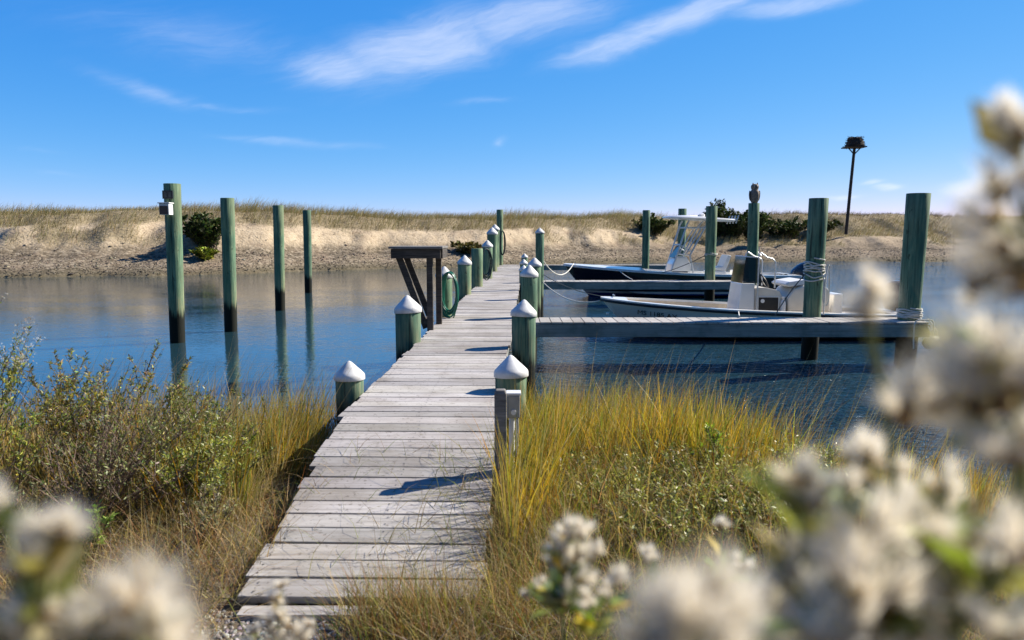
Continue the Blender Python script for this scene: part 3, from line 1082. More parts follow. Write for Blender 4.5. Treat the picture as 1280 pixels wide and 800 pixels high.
# ------------------------------------------------------------------ pilings
def pile(name, x, y, top, dia, label, group, cap=False, base=-1.4, lean=(0, 0), taper=.06, cat='piling'):
    t = thing(name, label, cat, (x, y, 0), random.random() * 0, group)
    r = dia / 2
    pt = top - (.045 + .23 * dia + .10 * 0) if cap else top
    if cap:
        pt = top - (r * 1.05)
    b = MB()
    n = 8
    prof = []
    for i in range(n + 1):
        z = base + (pt - base) * i / n
        prof.append((r * (1 - taper + 2 * taper * (i / n) * 1.0), z))
    prof.append((r * (1 + taper) * .965, pt + .006))
    b.lathe(prof, n=22, wob=.012)
    o = b.build('post', M['pile'], t, smooth=True, auto=50)
    sx, sy = lean
    for v in o.data.vertices:
        v.co.x += sx * (v.co.z - .5)
        v.co.y += sy * (v.co.z - .5)
    if cap:
        b = MB()
        rc = r * (1 + taper) + .014
        sk = r * .40
        z0 = pt - sk
        b.lathe([(rc - .004, z0), (rc, z0 + .004), (rc - .001, pt - .012), (rc - .008, pt + .006), (rc * .80, pt + r * .23), (rc * .42, pt + r * .66),
                 (rc * .16, pt + r * .96), (rc * .06, pt + r * 1.03), (.002, pt + r * 1.05)], n=26, cap=False)
        c = b.build('piling_cap', M['cap'], t, smooth=True, auto=50)
        kx, ky = random.uniform(-.05, .05), random.uniform(-.05, .05)
        for v in c.data.vertices:
            px_, py_ = v.co.x, v.co.y
            v.co.x += sx * (v.co.z - .5) + kx * (v.co.z - pt)
            v.co.y += sy * (v.co.z - .5) + ky * (v.co.z - pt)
            v.co.z -= kx * px_ + ky * py_
    return t


GW, GC, GB = 'bare mooring piles in the calm water', 'white capped pilings along the boardwalk', 'tall bare piles at the boat slips'
pile('mooring_pile', -7.16, 16.35, 3.35, .32, 'tallest bare green pile left of the dock, with a small box near its top', GW, lean=(.012, 0))
pile('mooring_pile', -6.73, 18.31, 3.15, .30, 'bare green pile standing just right of the pile with the box', GW, lean=(.012, 0))
pile('mooring_pile', -7.12, 23.56, 3.19, .30, 'third bare green pile from the left, in the calm water', GW, lean=(.012, 0))
pile('mooring_pile', -8.22, 31.04, 3.3, .30, 'slimmest, farthest bare green pile of the four in calm water', GW, lean=(.008, 0))
# left side of the boardwalk
pile('capped_piling', -1.52, 7.1, 1.10, .245, 'capped piling left of the ramp top, lowest on the left side, in grass', GC, True, -.3)
pile('capped_piling', -1.44, 10.6, 1.45, .335, 'thick white capped piling in front of the dark wooden table', GC, True)
pile('capped_piling', -1.235, 14.0, 1.72, .28, 'capped piling behind the wooden table, draped with a green hose', GC, True)
pile('capped_piling', -1.20, 19.5, 1.79, .325, 'capped piling just beyond the green hose on the left side', GC, True)
pile('flat_topped_piling', -1.02, 22.6, 1.90, .32, 'short flat topped piling without a cap beside dark hoses', 'bare dock pilings')
pile('capped_piling', -.86, 27.0, 2.14, .34, 'left side capped piling hung with a dark hose bundle', GC, True)
pile('capped_piling', -.83, 32.5, 2.65, .42, 'tall capped piling near the far left end of the boardwalk', GC, True)
pile('capped_piling', -.82, 37.5, 2.85, .40, 'capped piling half hidden at the far left end of the boardwalk', GC, True)
pile('dock_end_pile', -.62, 39.6, 3.62, .32, 'tall dark bare pile at the far end of the boardwalk', 'bare dock pilings', taper=.03)
# right side
pile('capped_piling', -.01, 7.2, 1.14, .285, 'nearest right side capped piling, behind the grey utility post', GC, True, -.3)
pile('capped_piling', .155, 10.1, 1.43, .305, 'capped piling at the near corner of the closest finger pier', GC, True)
pile('capped_piling', .31, 13.85, 1.75, .29, 'third capped piling up the right side of the boardwalk', GC, True)
pile('capped_piling', .53, 18.0, 1.77, .29, 'fourth capped piling on the right, half behind the third', GC, True)
pile('capped_piling', .76, 21.2, 2.50, .22, 'tall slim capped piling on the right holding bow lines', GC, True)
pile('capped_piling', .37, 24.4, 1.36, .27, 'low capped piling beside the middle finger pier', GC, True)
pile('capped_piling', .44, 29.0, 1.42, .27, 'low capped piling on the right beyond the middle finger pier', GC, True)
pile('capped_piling', .57, 35.0, 1.50, .27, 'low capped piling near the farthest finger pier', GC, True)
# slips
pile('slip_pile', 5.52, 14.12, 2.94, .31, 'bare pile wrapped with hanging dock lines beside the white skiff', GB, taper=.10, lean=(.02, 0))
pile('slip_pile', 6.96, 13.45, 2.99, .36, 'largest bare pile at the outer end of the closest pier', GB, taper=.085, lean=(.025, 0))
pile('slip_pile', 7.86, 25.25, 3.33, .34, 'bare pile with the owl figure perched on top', GB, taper=.05)
pile('slip_pile', 6.72, 26.15, 3.27, .35, 'bare pile behind the middle pier with one rope ring around it', GB, taper=.06)
pile('slip_pile', 7.46, 34.0, 3.47, .34, 'bare pile behind the white hard top of the navy boat', GB)
pile('slip_pile', 6.23, 36.0, 3.47, .33, 'dark bare pile beyond the navy boat foredeck', GB)

# small lamp box nailed near the top of the first mooring pile
t = thing('mounted_box', 'small pale box with shade painted on its front, fixed near the top of a green pile', 'box', (-7.16, 16.17, 2.9))
b = MB()
b.box((.02, -.13, -.085), (.20, .20, .23))
b.build('housing', M['white'], t, bevel=.006)
b = MB()
b.box((.015, -.236, -.105), (.17, .012, .17))  # dark sheet painting in the shade on the pale housing's front
b.build('front_shade', M['panel'], t)
b = MB()
b.box((.02, -.135, .042), (.24, .235, .022))
b.build('lid', M['white'], t, bevel=.004)
b = MB()
b.box((.02, -.02, .22), (.22, .03, .17))
b.build('panel', M['panel'], t, bevel=.004)
b = MB()
for dx in (-.045, .05):
    b.box((.02 + dx, -.038, .22), (.06, .006, .11))
b.build('panel_cell', M['darkgrey'], t)

# owl figure
t = thing('owl', 'brown owl figure with ear tufts perched on a green pile top', 'bird', (7.87, 25.25, 3.335))
b = MB()
b.lathe([(.03, .0), (.10, .015), (.115, .06), (.135, .14), (.15, .25), (.145, .34), (.115, .41), (.10, .43), (.118, .48), (.125, .53), (.112, .58), (.06, .615), (.01, .62)], n=16, wob=.03)
b.build('body', M['bird'], t, smooth=True, auto=180)
for s in (-1, 1):
    b = MB()
    b.ell((s * .145, .015, .24), (.03, .085, .17), 10, 6, Matrix.Rotation(s * .08, 3, 'Y'))
    b.build('wing', M['bark'], t, smooth=True)
    b = MB()
    b.lathe([(.03, 0), (.018, .03), (.003, .065)], (s * .07, -.02, .60), 8)
    b.build('ear_tuft', M['bird'], t, smooth=True)
    b = MB()
    b.ell((s * .045, -.108, .545), (.02, .012, .02), 10, 6)
    b.build('eye', M['cream'], t, smooth=True)
    b = MB()
    b.ell((s * .05, -.06, .012), (.025, .055, .018), 8, 5)
    b.build('foot', M['black'], t, smooth=True)
b = MB()
b.lathe([(.018, 0), (.012, -.02), (.002, -.05)][::-1], (0, -.125, .53), 8)
b.build('beak', M['black'], t, smooth=True)

# ------------------------------------------------------------------ utility post by the ramp
t = thing('utility_post', 'short grey wooden post with electrical box at the right edge of the ramp', 'post', (-.075, 4.95, .11))
b = MB()
b.lathe([(.045, -.2), (.045, 1.125), (.035, 1.15)], n=4)
o = b.build('post', M['timber'], t, bevel=.006)
o.rotation_euler = (0, 0, R(45))
o.scale = (1.25, 1.25, 1)
b = MB()
b.box((.085, .10, 1.02), (.085, .09, .155))
bx = b.build('electrical_box', M['galv'], t, bevel=.008)
b = MB()
b.box((.085, .10, 1.106), (.098, .105, .016))
b.build('lid', M['white'], bx, bevel=.003)
b = MB()
b.tube([(.085, .052, .985), (.085, .040, .985)], .018, 10)
b.build('outlet_cover', M['white'], bx, smooth=True)
b = MB()
b.tube([(.075, .10, .94), (.075, .10, .35)], .020, 10)
b.build('conduit', M['white'], t, smooth=True)
b = MB()
b.tube([(.11, .12, .94), (.11, .12, .62), (.13, .12, .60)], .010, 8)
b.build('conduit', M['galv'], t, smooth=True)

# ------------------------------------------------------------------ cleaning table
t = thing('wooden_table', 'dark weathered wooden table bracketed out over the water on the left dock edge', 'table', (-1.25, 12.4, .8))
b = MB()
for k in range(5):
    b.box((-.235 + random.uniform(-.004, .004), -.42 + k * .205, 1.285), (.84 + random.uniform(-.02, .02), .197, .035))
b.build('table_top', M['timber'], t, bevel=.005)
for y in (-.46, .46):
    b = MB()
    b.box((-.235, y, 1.19), (.76, .04, .145))
    b.build('apron', M['timber_dark'], t, bevel=.004)
for x in (-.61, .155):
    b = MB()
    b.box((x, 0, 1.19), (.04, .86, .145))
    b.build('apron', M['timber_dark'], t, bevel=.004)
for y in (-.40, .42):
    b = MB()
    b.box((-.03 if y < 0 else .03, y, .48), (.095, .09, 1.56))
    b.build('leg', M['timber_dark'], t, bevel=.006)
    b = MB()
    b.beam((-.52, y + .05, 1.15), (-.10, y + .05, .02), .05, .10)
    b.build('brace', M['timber_dark'], t, bevel=.005)
b = MB()
b.box((-.11, 0, .12), (.05, .8, .10))
b.build('stretcher', M['timber_dark'], t)


# ------------------------------------------------------------------ hoses and lines
def coil(name, c, w, h, n, r, m_, label, cat, tilt=(1, 0, 0), depth=.10, group=None):
    """loops hung from one point; w = half width along tilt, h = drop"""
    tl = Vector(tilt).normalized()
    cr = tl.cross(Vector((0, 0, 1)))
    pts = []
    for i in range(n):
        a = random.uniform(.8, 1.15)
        hh = h * random.uniform(.82, 1.05)
        off = random.uniform(-depth, depth)
        off2 = random.uniform(-depth, depth)
        for k in range(12):
            th = 2 * math.pi * k / 12
            px_ = math.sin(th) * w * a
            pz = -(1 - math.cos(th)) / 2 * hh
            pts.append(Vector(c) + tl * (px_ + random.uniform(-.008, .008)) + cr * (off + (off2 - off) * k / 12) + Vector((0, 0, pz + random.uniform(-.01, .01))))
    return rope(name, pts, r, m_, label, cat, None, group, 3)


coil('garden_hose', (-1.12, 13.75, 1.62), .15, .82, 14, .012, M['hose'], 'green garden hose hung in long loops on a capped piling', 'hose', (.9, -.25, 0), .07)
coil('dock_hose', (-.86, 25.5, 1.86), .22, .98, 6, .018, M['hose_d'], 'dark hose bundle hung in loops between two left pilings', 'hose', (.8, .6, 0), .10)
coil('dock_hose', (-.47, 38.6, 2.55), .12, 1.2, 3, .022, M['hose_d'], 'dark hose hanging on the tall pile at the dock end', 'hose', (1, .1, 0), .06)


# ------------------------------------------------------------------ boats
def hull_fn(L, B, zb, zm, zs, draft, rake, bowpow=.62):
    def hb(t):
        f_ = min(1, t / .46)
        a = (1 - (1 - f_) ** 1.9) ** bowpow
        return B / 2 * a * (1 - .07 * max(0, (t - .5) / .5) ** 2)

    def sheer(t):
        return zm + (zb - zm) * (1 - t) ** 2.0 * 1.0 + (zs - zm) * max(0, (t - .55) / .45) ** 1.5 * (1 if t > .55 else 0)

    def keel(t):
        k0 = -draft
        if t < rake:
            return k0 + (zb - k0) * (1 - t / rake) ** 1.25
        return k0

    def chine(t):
        z = .10 + (.5 * (zb)) * max(0, 1 - t / .42) ** 1.6
        return min(max(z, keel(t) + .02 * t), sheer(t))

    def section(t):
        s_, k_, c_ = sheer(t), keel(t), chine(t)
        w = hb(t)
        wc = w * (.80 + .10 * min(1, t / .6)) * min(1, (t / .30)) ** .35 if t > 0 else 0
        return [(0, k_), (wc * .5, k_ + (c_ - k_) * .52), (wc, c_), (wc + (w - wc) * .55, c_ + (s_ - c_) * .45), (w, s_)]
    return hb, sheer, section


def make_boat(name, label, loc, L, B, zb, zm, zs, draft, rake, hm, wall, floor_z, bow_deck, inner_m, cap_m, rub_m):
    t = thing(name, label, 'boat', loc)
    hb, sheer, section = hull_fn(L, B, zb, zm, zs, draft, rake)
    ts = [0, .012, .03, .055, .085, .12, .16, .21, .27, .34, .42, .5, .58, .66, .74, .82, .9, .96, 1.0]
    b = MB()
    for s in (-1, 1):
        b.grid([[(tt * L, s * w, z) for (w, z) in section(tt)] for tt in ts])
    sec = section(1.0)
    tr = [(L, -w, z) for (w, z) in sec[::-1]] + [(L, w, z) for (w, z) in sec[1:]]
    b.add(tr, [tuple(range(len(tr)))])
    b.build('hull', hm, t, smooth=True, auto=28)
    # gunwale cap and inner liner
    b = MB()
    i0 = next(i for i, tt in enumerate(ts) if tt >= bow_deck)
    for s in (-1, 1):
        b.grid([[(tt * L, s * (hb(tt) + .012), sheer(tt)), (tt * L, s * (hb(tt) + .010), sheer(tt) + .028), (tt * L, s * max(0, hb(tt) - wall), sheer(tt) + .034), (tt * L, s * max(0, hb(tt) - wall - .005), sheer(tt) - .01)] for tt in ts[i0:]])
        b.grid([[(tt * L, s * (hb(tt) + .012), sheer(tt)), (tt * L, s * (hb(tt) + .010), sheer(tt) + .028), (tt * L, 0, sheer(tt) + .04 + .05 * hb(tt))] for tt in ts[:i0 + 1]])
    w = hb(1) + .012
    z = sheer(1.0)
    b.box((L - .06, 0, z + .012), (.16, 2 * w - .02, .044))
    b.build('gunwale', cap_m, t, smooth=True, auto=35)
    b = MB()
    for s in (-1, 1):
        b.grid([[(tt * L, s * max(0, hb(tt) - wall), sheer(tt) + .02), (tt * L, s * max(0, hb(tt) - wall - .05), floor_z)] for tt in ts[i0:]])
    b.grid([[(tt * L, -max(0, hb(tt) - wall - .05), floor_z), (tt * L, max(0, hb(tt) - wall - .05), floor_z)] for tt in ts[i0:]])
    tt = ts[i0]
    w = max(0, hb(tt) - wall)
    b.add([(tt * L, -w, floor_z), (tt * L, w, floor_z), (tt * L, w, sheer(tt) + .03), (tt * L, -w, sheer(tt) + .03)], [(0, 1, 2, 3)])
    b.build('cockpit', inner_m, t)
    for s in (-1, 1):
        b = MB()
        b.tube([(tt * L, s * (hb(tt) + .012), sheer(tt) - .035) for tt in ts], .026, 8)
        b.build('rub_rail', rub_m, t, smooth=True)
    return t, hb, sheer


def outboard(parent_or_none, x, z, tilt, cowl_m, leg_m, parent, s=1.0):
    """outboard motor: cowl, midsection and leg; x,z at the transom bracket"""
    m_ = Matrix.Rotation(tilt, 4, 'Y')

    def T(p):
        q = m_ @ Vector((p[0] * s, p[1] * s, p[2] * s))
        return (q.x + x, q.y, q.z + z)
    b = MB()
    rows = []
    for (zz, rx0, rx1, ry) in [(.10, -.16, .22, .14), (.16, -.20, .27, .18), (.36, -.22, .30, .20), (.52, -.20, .27, .185), (.62, -.14, .20, .14), (.66, -.05, .10, .06)]:
        r = []
        for k in range(17):
            a = 2 * math.pi * k / 16
            cx = (rx0 + rx1) / 2
            r.append(T((cx + (rx1 - rx0) / 2 * math.copysign(abs(math.cos(a)) ** .7, math.cos(a)), ry * math.copysign(abs(math.sin(a)) ** .7, math.sin(a)), zz)))
        rows.append(r)
    b.grid(rows)
    b.add(rows[-1][:-1], [tuple(range(16))])
    b.add(rows[0][:-1], [tuple(range(16))])
    cw = b.build('motor_cowl', cowl_m, parent, smooth=True, auto=60)
    b = MB()
    b.grid([[T((.05 + .12 * math.cos(a), .07 * math.sin(a), zz)) for a in [i * math.pi / 5 for i in range(11)]] for zz in (.11, -.25, -.62)])
    b.ell(T((.05, 0, -.72)), (.30 * s, .055 * s, .06 * s))
    b.box(T((.08, 0, -.50)), (.42 * s, .20 * s, .02))
    b.prism([T((-.05, 0, -.74)), T((.14, 0, -.74)), T((.12, 0, -.95)), T((.0, 0, -.92))], (0, -.012, 0), (0, .012, 0))
    b.build('motor_leg', leg_m, parent, smooth=True, auto=50)
    b = MB()
    for k in range(3):
        a = k * 2.094
        c = T((.36, .09 * math.cos(a), -.72 + .09 * math.sin(a)))
        b.ell(c, (.015, .06, .06), 8, 5)
    b.build('propeller', leg_m, parent, smooth=True)
    b = MB()
    b.box(T((-.10, 0, -.08)), (.10, .26, .34))
    b.build('motor_bracket', M['black'], parent, bevel=.01)
    return cw


# --- white skiff between the first two piers
skL, skB = 6.6, 2.25
sk, hb, sheer = make_boat('white_skiff', 'open white centre console boat with a smoked windscreen behind the closest pier', (2.02, 17.5, 0), skL, skB, .86, .57, .55, .22, .17, M['hull_white'], .16, .20, .085, M['beige'], M['gel'], M['black'])
# raised bow casting deck
b = MB()
w = [(tt * skL, hb(tt) - .2) for tt in (.09, .13, .18, .24, .30, .36)]
b.grid([[(x, -y, .44), (x, y, .44)] for x, y in w])
b.add([(w[-1][0], -w[-1][1], .44), (w[-1][0], w[-1][1], .44), (w[-1][0], w[-1][1], .20), (w[-1][0], -w[-1][1], .20)], [(0, 1, 2, 3)])
b.build('casting_deck', M['beige'], sk)
# console
cx = 2.95
con = MB()
con.prism([(cx, 0, .2), (cx + .42, 0, .2), (cx + .42, 0, 1.22), (cx + .13, 0, 1.22)], (0, -.45, 0), (0, .45, 0))
console = con.build('console', M['gel'], sk, bevel=.02)
con = MB()
con.prism([(cx + .43, 0, .2), (cx + 1.10, 0, .2), (cx + 1.10, 0, .80), (cx + .98, 0, 1.06), (cx + .66, 0, 1.13), (cx + .43, 0, 1.13)], (0, -.43, 0), (0, .43, 0))
cs = con.build('console_locker', M['cream'], sk, bevel=.015)
b = MB()
b.box((cx + .73, -.437, .72), (.44, .012, .38))
b.build('locker_opening', M['black'], cs)
b = MB()
b.tube([(cx + .60, -.447, .83), (cx + .60, -.452, .83)], .045, 14)
b.build('round_label', M['white'], cs)
b = MB()
for (x, z, ww, hh) in [(cx + .73, .923, .50, .022), (cx + .73, .517, .50, .022), (cx + .499, .72, .022, .384), (cx + .961, .72, .022, .384)]:
    b.box((x, -.445, z), (ww, .018, hh))
b.build('opening_frame', M['gel'], cs, bevel=.003)
b = MB()
b.lathe([(.01, 0), (.055, .01), (.058, .03), (.058, .30), (.045, .34), (.022, .36), (.022, .40), (.035, .41), (.035, .44), (.01, .45)], (cx + 1.04, -.50, .50), 14)
b.build('fire_extinguisher', M['white'], sk, smooth=True)
# windscreen: raked front pane and two sides
b = MB()
b.add([(cx + .14, -.45, 1.225), (cx + .14, .45, 1.225), (cx + .22, .40, 1.80), (cx + .22, -.40, 1.80)], [(0, 1, 2, 3)])
for s in (-1, 1):
    b.add([(cx + .145, s * .45, 1.225), (cx + .56, s * .45, 1.225), (cx + .50, s * .40, 1.78), (cx + .225, s * .40, 1.80)], [(0, 1, 2, 3)])
ws = b.build('windscreen', M['smoked'], sk)
so = ws.modifiers.new('thickness', 'SOLIDIFY')
so.thickness = .008
b = MB()
b.tube([(cx + .50, -.405, 1.79), (cx + .225, -.41, 1.81), (cx + .225, .41, 1.81), (cx + .50, .405, 1.79)], .014, 8)
b.build('windscreen_trim', M['alu'], ws, smooth=True)
for s in (-1, 1):
    b = MB()
    b.tube([(cx + .46, s * .475, .30), (cx + .47, s * .475, 1.2), (cx + .48, s * .47, 1.86), (cx + .52, s * .46, 1.90), (cx + .66, s * .45, 1.80), (cx + .80, s * .45, 1.76), (cx + .85, s * .45, 1.70), (cx + .86, s * .45, 1.12)], .017, 10)
    b.build('grab_rail', M['alu'], sk, smooth=True)
b = MB()
b.tube([(cx + .47, -.50, .98), (cx + .47, -.50, 2.02)], .011, 8)
b.build('antenna', M['alu'], sk, smooth=True)
b = MB()
rr = [(cx + .72 + .04 * math.cos(i * .5236 * 0) - .09 * math.sin(i * math.pi / 8), .17 * math.cos(i * math.pi / 8), 1.25 + .15 * math.sin(i * math.pi / 8)) for i in range(17)]
b.tube(rr, .015, 8)
b.tube([(cx + .72, 0, 1.25), (cx + .60, 0, 1.15)], .02, 8)
b.build('steering_wheel', M['black'], sk, smooth=True)
# helm seat box with rounded top
b = MB()
b.prism([(4.12, 0, .2), (5.0, 0, .2), (5.0, 0, 1.05), (4.93, 0, 1.14), (4.70, 0, 1.18), (4.40, 0, 1.17), (4.22, 0, 1.10), (4.08, 0, .92)], (0, -.55, 0), (0, .55, 0))
sb = b.build('helm_seat', M['cream'], sk, bevel=.03)
b = MB()
b.box((4.58, 0, .62), (.86, 1.112, .012))
b.build('seat_seam', M['beige'], sb)
b = MB()
b.prism([(4.10, 0, 1.14), (4.55, 0, 1.20), (4.58, 0, 1.26), (4.45, 0, 1.31), (4.12, 0, 1.26), (4.02, 0, 1.2)], (0, -.48, 0), (0, .48, 0))
b.build('seat_cushion', M['seat'], sk, bevel=.03)
# stern seat and cooler
b = MB()
b.prism([(5.12, 0, .2), (5.40, 0, .2), (5.40, 0, .98), (5.20, 0, .98)], (0, -.30, 0), (0, .30, 0))
b.build('cooler', M['gel'], sk, bevel=.03)
b = MB()
b.box((5.95, 0, .42), (.70, 1.7, .10))
b.build('stern_bench', M['cream'], sk, bevel=.02)
cw = outboard(None, 6.72, .50, R(-4), M['darkgrey'], M['darkgrey'], sk, 1.15)
b = MB()
b.box((.16, 0, .505), (.05, .14, .03))
b.tube([(.30, -.12, .93), (.30, .12, .93)], .016, 8)
b.build('bow_cleat', M['alu'], sk, smooth=True)


def hull_text(boat, txt, x0, x1, zt, size, m_, hb, sheer, L, side=-1, off=.012):
    """letters laid on the hull side, one font object as part of the boat"""
    cu = bpy.data.curves.new('registration', 'FONT')
    cu.body = txt
    cu.size = size
    cu.extrude = .002
    cu.materials.append(m_)
    dg = bpy.data.objects.new('t', cu)
    sc.collection.objects.link(dg)
    bpy.context.view_layer.update()
    me = bpy.data.meshes.new_from_object(dg)
    bpy.data.objects.remove(dg)
    o = bpy.data.objects.new('registration_lettering', me)
    link(o, boat)
    return o


ro = hull_text(sk, 'MS 1185 AX', 0, 0, 0, .17, M['black'], hb, sheer, skL)
# hull side at the lettering: two points near the bow give the plane
t0, t1 = .075, .20
def side_pt(tt, f_):
    s_, k_ = sheer(tt), 0
    hbv = hb(tt)
    _, _, sec_f = hull_fn(skL, skB, .86, .57, .55, .22, .17)
    sec = sec_f(tt)
    a, c = sec[3], sec[4]
    return Vector((tt * skL, -(a[0] + (c[0] - a[0]) * f_), a[1] + (c[1] - a[1]) * f_))
pa, pb, pc = side_pt(.10, .32), side_pt(.30, .32), side_pt(.20, .9)
ex = (pb - pa).normalized()
n_ = ex.cross((pc - pa)).normalized()
if n_.y > 0:
    n_ = -n_
ey = n_.cross(ex).normalized()
mw = Matrix((ex, ey, n_)).transposed().to_4x4()
mw.translation = side_pt(.115, .10) + n_ * .045
ro.matrix_local = mw

# --- navy boat with T-top between the second and third piers
nvL, nvB = 8.7, 2.6
nv, hb, sheer = make_boat('navy_boat', 'dark navy hulled boat with a white hard top beyond the middle pier', (1.98, 29.6, 0), nvL, nvB, 1.20, .80, .80, .35, .16, M['hull_navy'], .20, .35, .30, M['seat'], M['gel'], M['white'])
cx = 4.05
b = MB()
b.prism([(cx - .15, 0, .35), (cx + .72, 0, .35), (cx + .72, 0, 1.22), (cx + .55, 0, 1.50), (cx + .18, 0, 1.50), (cx + .02, 0, 1.22)], (0, -.48, 0), (0, .48, 0))
con = b.build('console', M['gel'], nv, bevel=.03)
b = MB()
b.box((cx + .30, -.487, .85), (.62, .012, .20))
b.build('console_vent', M['black'], con)
b = MB()
b.add([(cx + .10, -.46, 1.46), (cx + .10, .46, 1.46), (cx + .40, .38, 2.0), (cx + .40, -.38, 2.0)], [(0, 1, 2, 3)])
o = b.build('windscreen', M['smoked'], nv)
o.modifiers.new('thickness', 'SOLIDIFY').thickness = .008
# tower: two raked legs each side, cross tubes, hard top
for s in (-1, 1):
    b = MB()
    b.tube([(cx - .08, s * .56, .40), (cx - .02, s * .56, .95), (cx + .52, s * .60, 2.72), (cx + .60, s * .60, 2.86)], .035, 10)
    b.tube([(cx + .80, s * .56, .40), (cx + .80, s * .56, .95), (cx + .66, s * .56, 1.55), (cx + 1.20, s * .60, 2.62), (cx + 1.40, s * .60, 2.86)], .035, 10)
    b.tube([(cx + .20, s * .57, 1.62), (cx + .66, s * .56, 1.55)], .024, 8)
    b.tube([(cx + .28, s * .58, 1.95), (cx + .72, s * .56, 1.70)], .024, 8)
    b.tube([(cx + .50, s * .59, 2.60), (cx + 1.18, s * .60, 2.58)], .028, 8)
    b.tube([(cx + .52, s * .59, 1.62), (cx + 1.05, s * .60, 2.58)], .024, 8)
    b.build('tower_leg', M['alu'], nv, smooth=True)
b = MB()
b.tube([(cx + .52, -.59, 2.60), (cx + .52, .59, 2.60)], .028, 8)
b.tube([(cx + 1.2, -.6, 2.60), (cx + 1.2, .6, 2.60)], .028, 8)
b.tube([(cx + .28, -.57, 1.95), (cx + .28, .57, 1.95)], .024, 8)
b.build('tower_cross_tube', M['alu'], nv, smooth=True)
b = MB()
ol = []
for i in range(28):
    a = 2 * math.pi * i / 28
    ol.append((cx + 1.10 + 1.36 * math.copysign(abs(math.cos(a)) ** .6, math.cos(a)), 1.0 * math.copysign(abs(math.sin(a)) ** .6, math.sin(a)), 0))
rows = []
for (sc_, z) in [(.0, 2.90), (.55, 2.895), (.93, 2.885), (1.0, 2.92), (.97, 2.96), (.6, 3.00), (.0, 3.01)]:
    rows.append([(cx + 1.10 + (p[0] - cx - 1.10) * sc_, p[1] * sc_, z - .06 * (p[0] - cx - 1.1) / 1.36) for p in ol + ol[:1]])
b.grid(rows)
tt_ = b.build('hard_top', M['gel'], nv, smooth=True, auto=60)
b = MB()
b.lathe([(.10, 0), (.13, .03), (.12, .10), (.05, .13)], (cx + 1.2, 0, 3.0), 14)
b.build('radar_dome', M['white'], nv, smooth=True)
b = MB()
b.tube([(cx + 2.30, -.7, 2.89), (cx + 2.30, .7, 2.89)], .05, 8)
for k in (-.6, -.2, .2, .6):
    b.tube([(cx + 2.34, k, 2.75), (cx + 2.44, k, 3.05)], .025, 8)
b.build('rod_holder', M['alu'], nv, smooth=True)
# helm seat
b = MB()
b.box((cx + 1.75, 0, .66), (.62, 1.0, .62))
b.build('leaning_post', M['gel'], nv, bevel=.04)
b = MB()
b.prism([(cx + 1.5, 0, .98), (cx + 2.05, 0, .98), (cx + 2.25, 0, 1.55), (cx + 2.13, 0, 1.57), (cx + 1.95, 0, 1.12), (cx + 1.5, 0, 1.10)], (0, -.48, 0), (0, .48, 0))
b.build('helm_seat', M['seat'], nv, bevel=.03)
# aft jump seat with grab frame
b = MB()
b.box((6.75, -.35, .74), (.70, .8, .50))
b.prism([(6.95, 0, 1.0), (7.10, 0, 1.0), (7.28, 0, 1.62), (7.14, 0, 1.64)], (0, -.72, 0), (0, .02, 0))
b.build('aft_seat', M['seat'], nv, bevel=.03)
b = MB()
b.tube([(6.55, -.78, .95), (6.95, -.78, 1.25), (7.02, -.78, 1.55), (7.2, -.78, 1.68), (7.32, -.78, 1.55)], .028, 8)
b.tube([(6.55, .06, .95), (6.95, .06, 1.25), (7.02, .06, 1.55), (7.2, .06, 1.68), (7.32, .06, 1.55)], .028, 8)
b.build('seat_frame', M['alu'], nv, smooth=True)
outboard(None, 8.75, .62, R(52), M['navycowl'], M['navycowl'], nv, 1.35)
b = MB()
b.tube([(.45, -.12, 1.23), (.45, .12, 1.23)], .02, 8)
b.build('bow_cleat', M['alu'], nv, smooth=True)

# --- mooring lines, each one a thing
GR = 'mooring lines of the two boats'
rope('mooring_line', sag((.84, 21.2, 1.62), (2.35, 29.4, 1.24), .42), .016, M['rope_w'], 'slack white line from a dock piling to the navy bow', 'rope', None, GR)
rope('mooring_line', sag((.84, 21.15, 1.02), (2.25, 17.5, .88), .30), .014, M['rope_w'], 'sagging white line from dock piling to the skiff bow', 'rope', None, GR)
rope('mooring_line', sag((.86, 21.2, 1.22), (2.28, 17.45, .88), .12), .010, M['rope_d'], 'thin dark line above the white skiff bow line', 'rope', None, GR)
rope('mooring_line', sag((3.9, 28.3, 1.05), (4.05, 25.85, .82), .03), .012, M['rope_w'], 'short line from navy foredeck down to the middle pier', 'rope', None, GR)
rope('mooring_line', sag((6.58, 26.1, 1.65), (5.5, 28.35, .92), .05), .013, M['rope_d'], 'dark line from the ringed pile to the navy boat side', 'rope', None, GR)
rope('mooring_line', sag((4.85, 16.4, .66), (4.1, 13.8, .83), .02), .012, M['rope_w'], 'short white line from the skiff side to the closest pier', 'rope', None, GR)
rope('mooring_line', sag((5.40, 14.05, 1.62), (4.72, 13.75, .84), -.06), .010, M['rope_d'], 'dark line slanting from the wrapped pile to the closest pier', 'rope', None, GR)


def wraps(name, x, y, r, zs, m_, label, tails, cat='rope', parent=None):
    pts = []
    n = 14
    k = 0
    for i in range(len(zs) - 1):
        for j in range(n):
            f_ = j / n
            a = -2 + 2 * math.pi * f_
            rr = r + .012 + .010 * math.sin(5 * a + i)
            pts.append((x + rr * math.cos(a), y + rr * math.sin(a), zs[i] + (zs[i + 1] - zs[i]) * f_ + .012 * math.sin(2 * a + i)))
    for q in tails:
        pts += q
    return rope(name, pts, .012, m_, label, cat, None, 'lines wrapped around slip piles', 3)


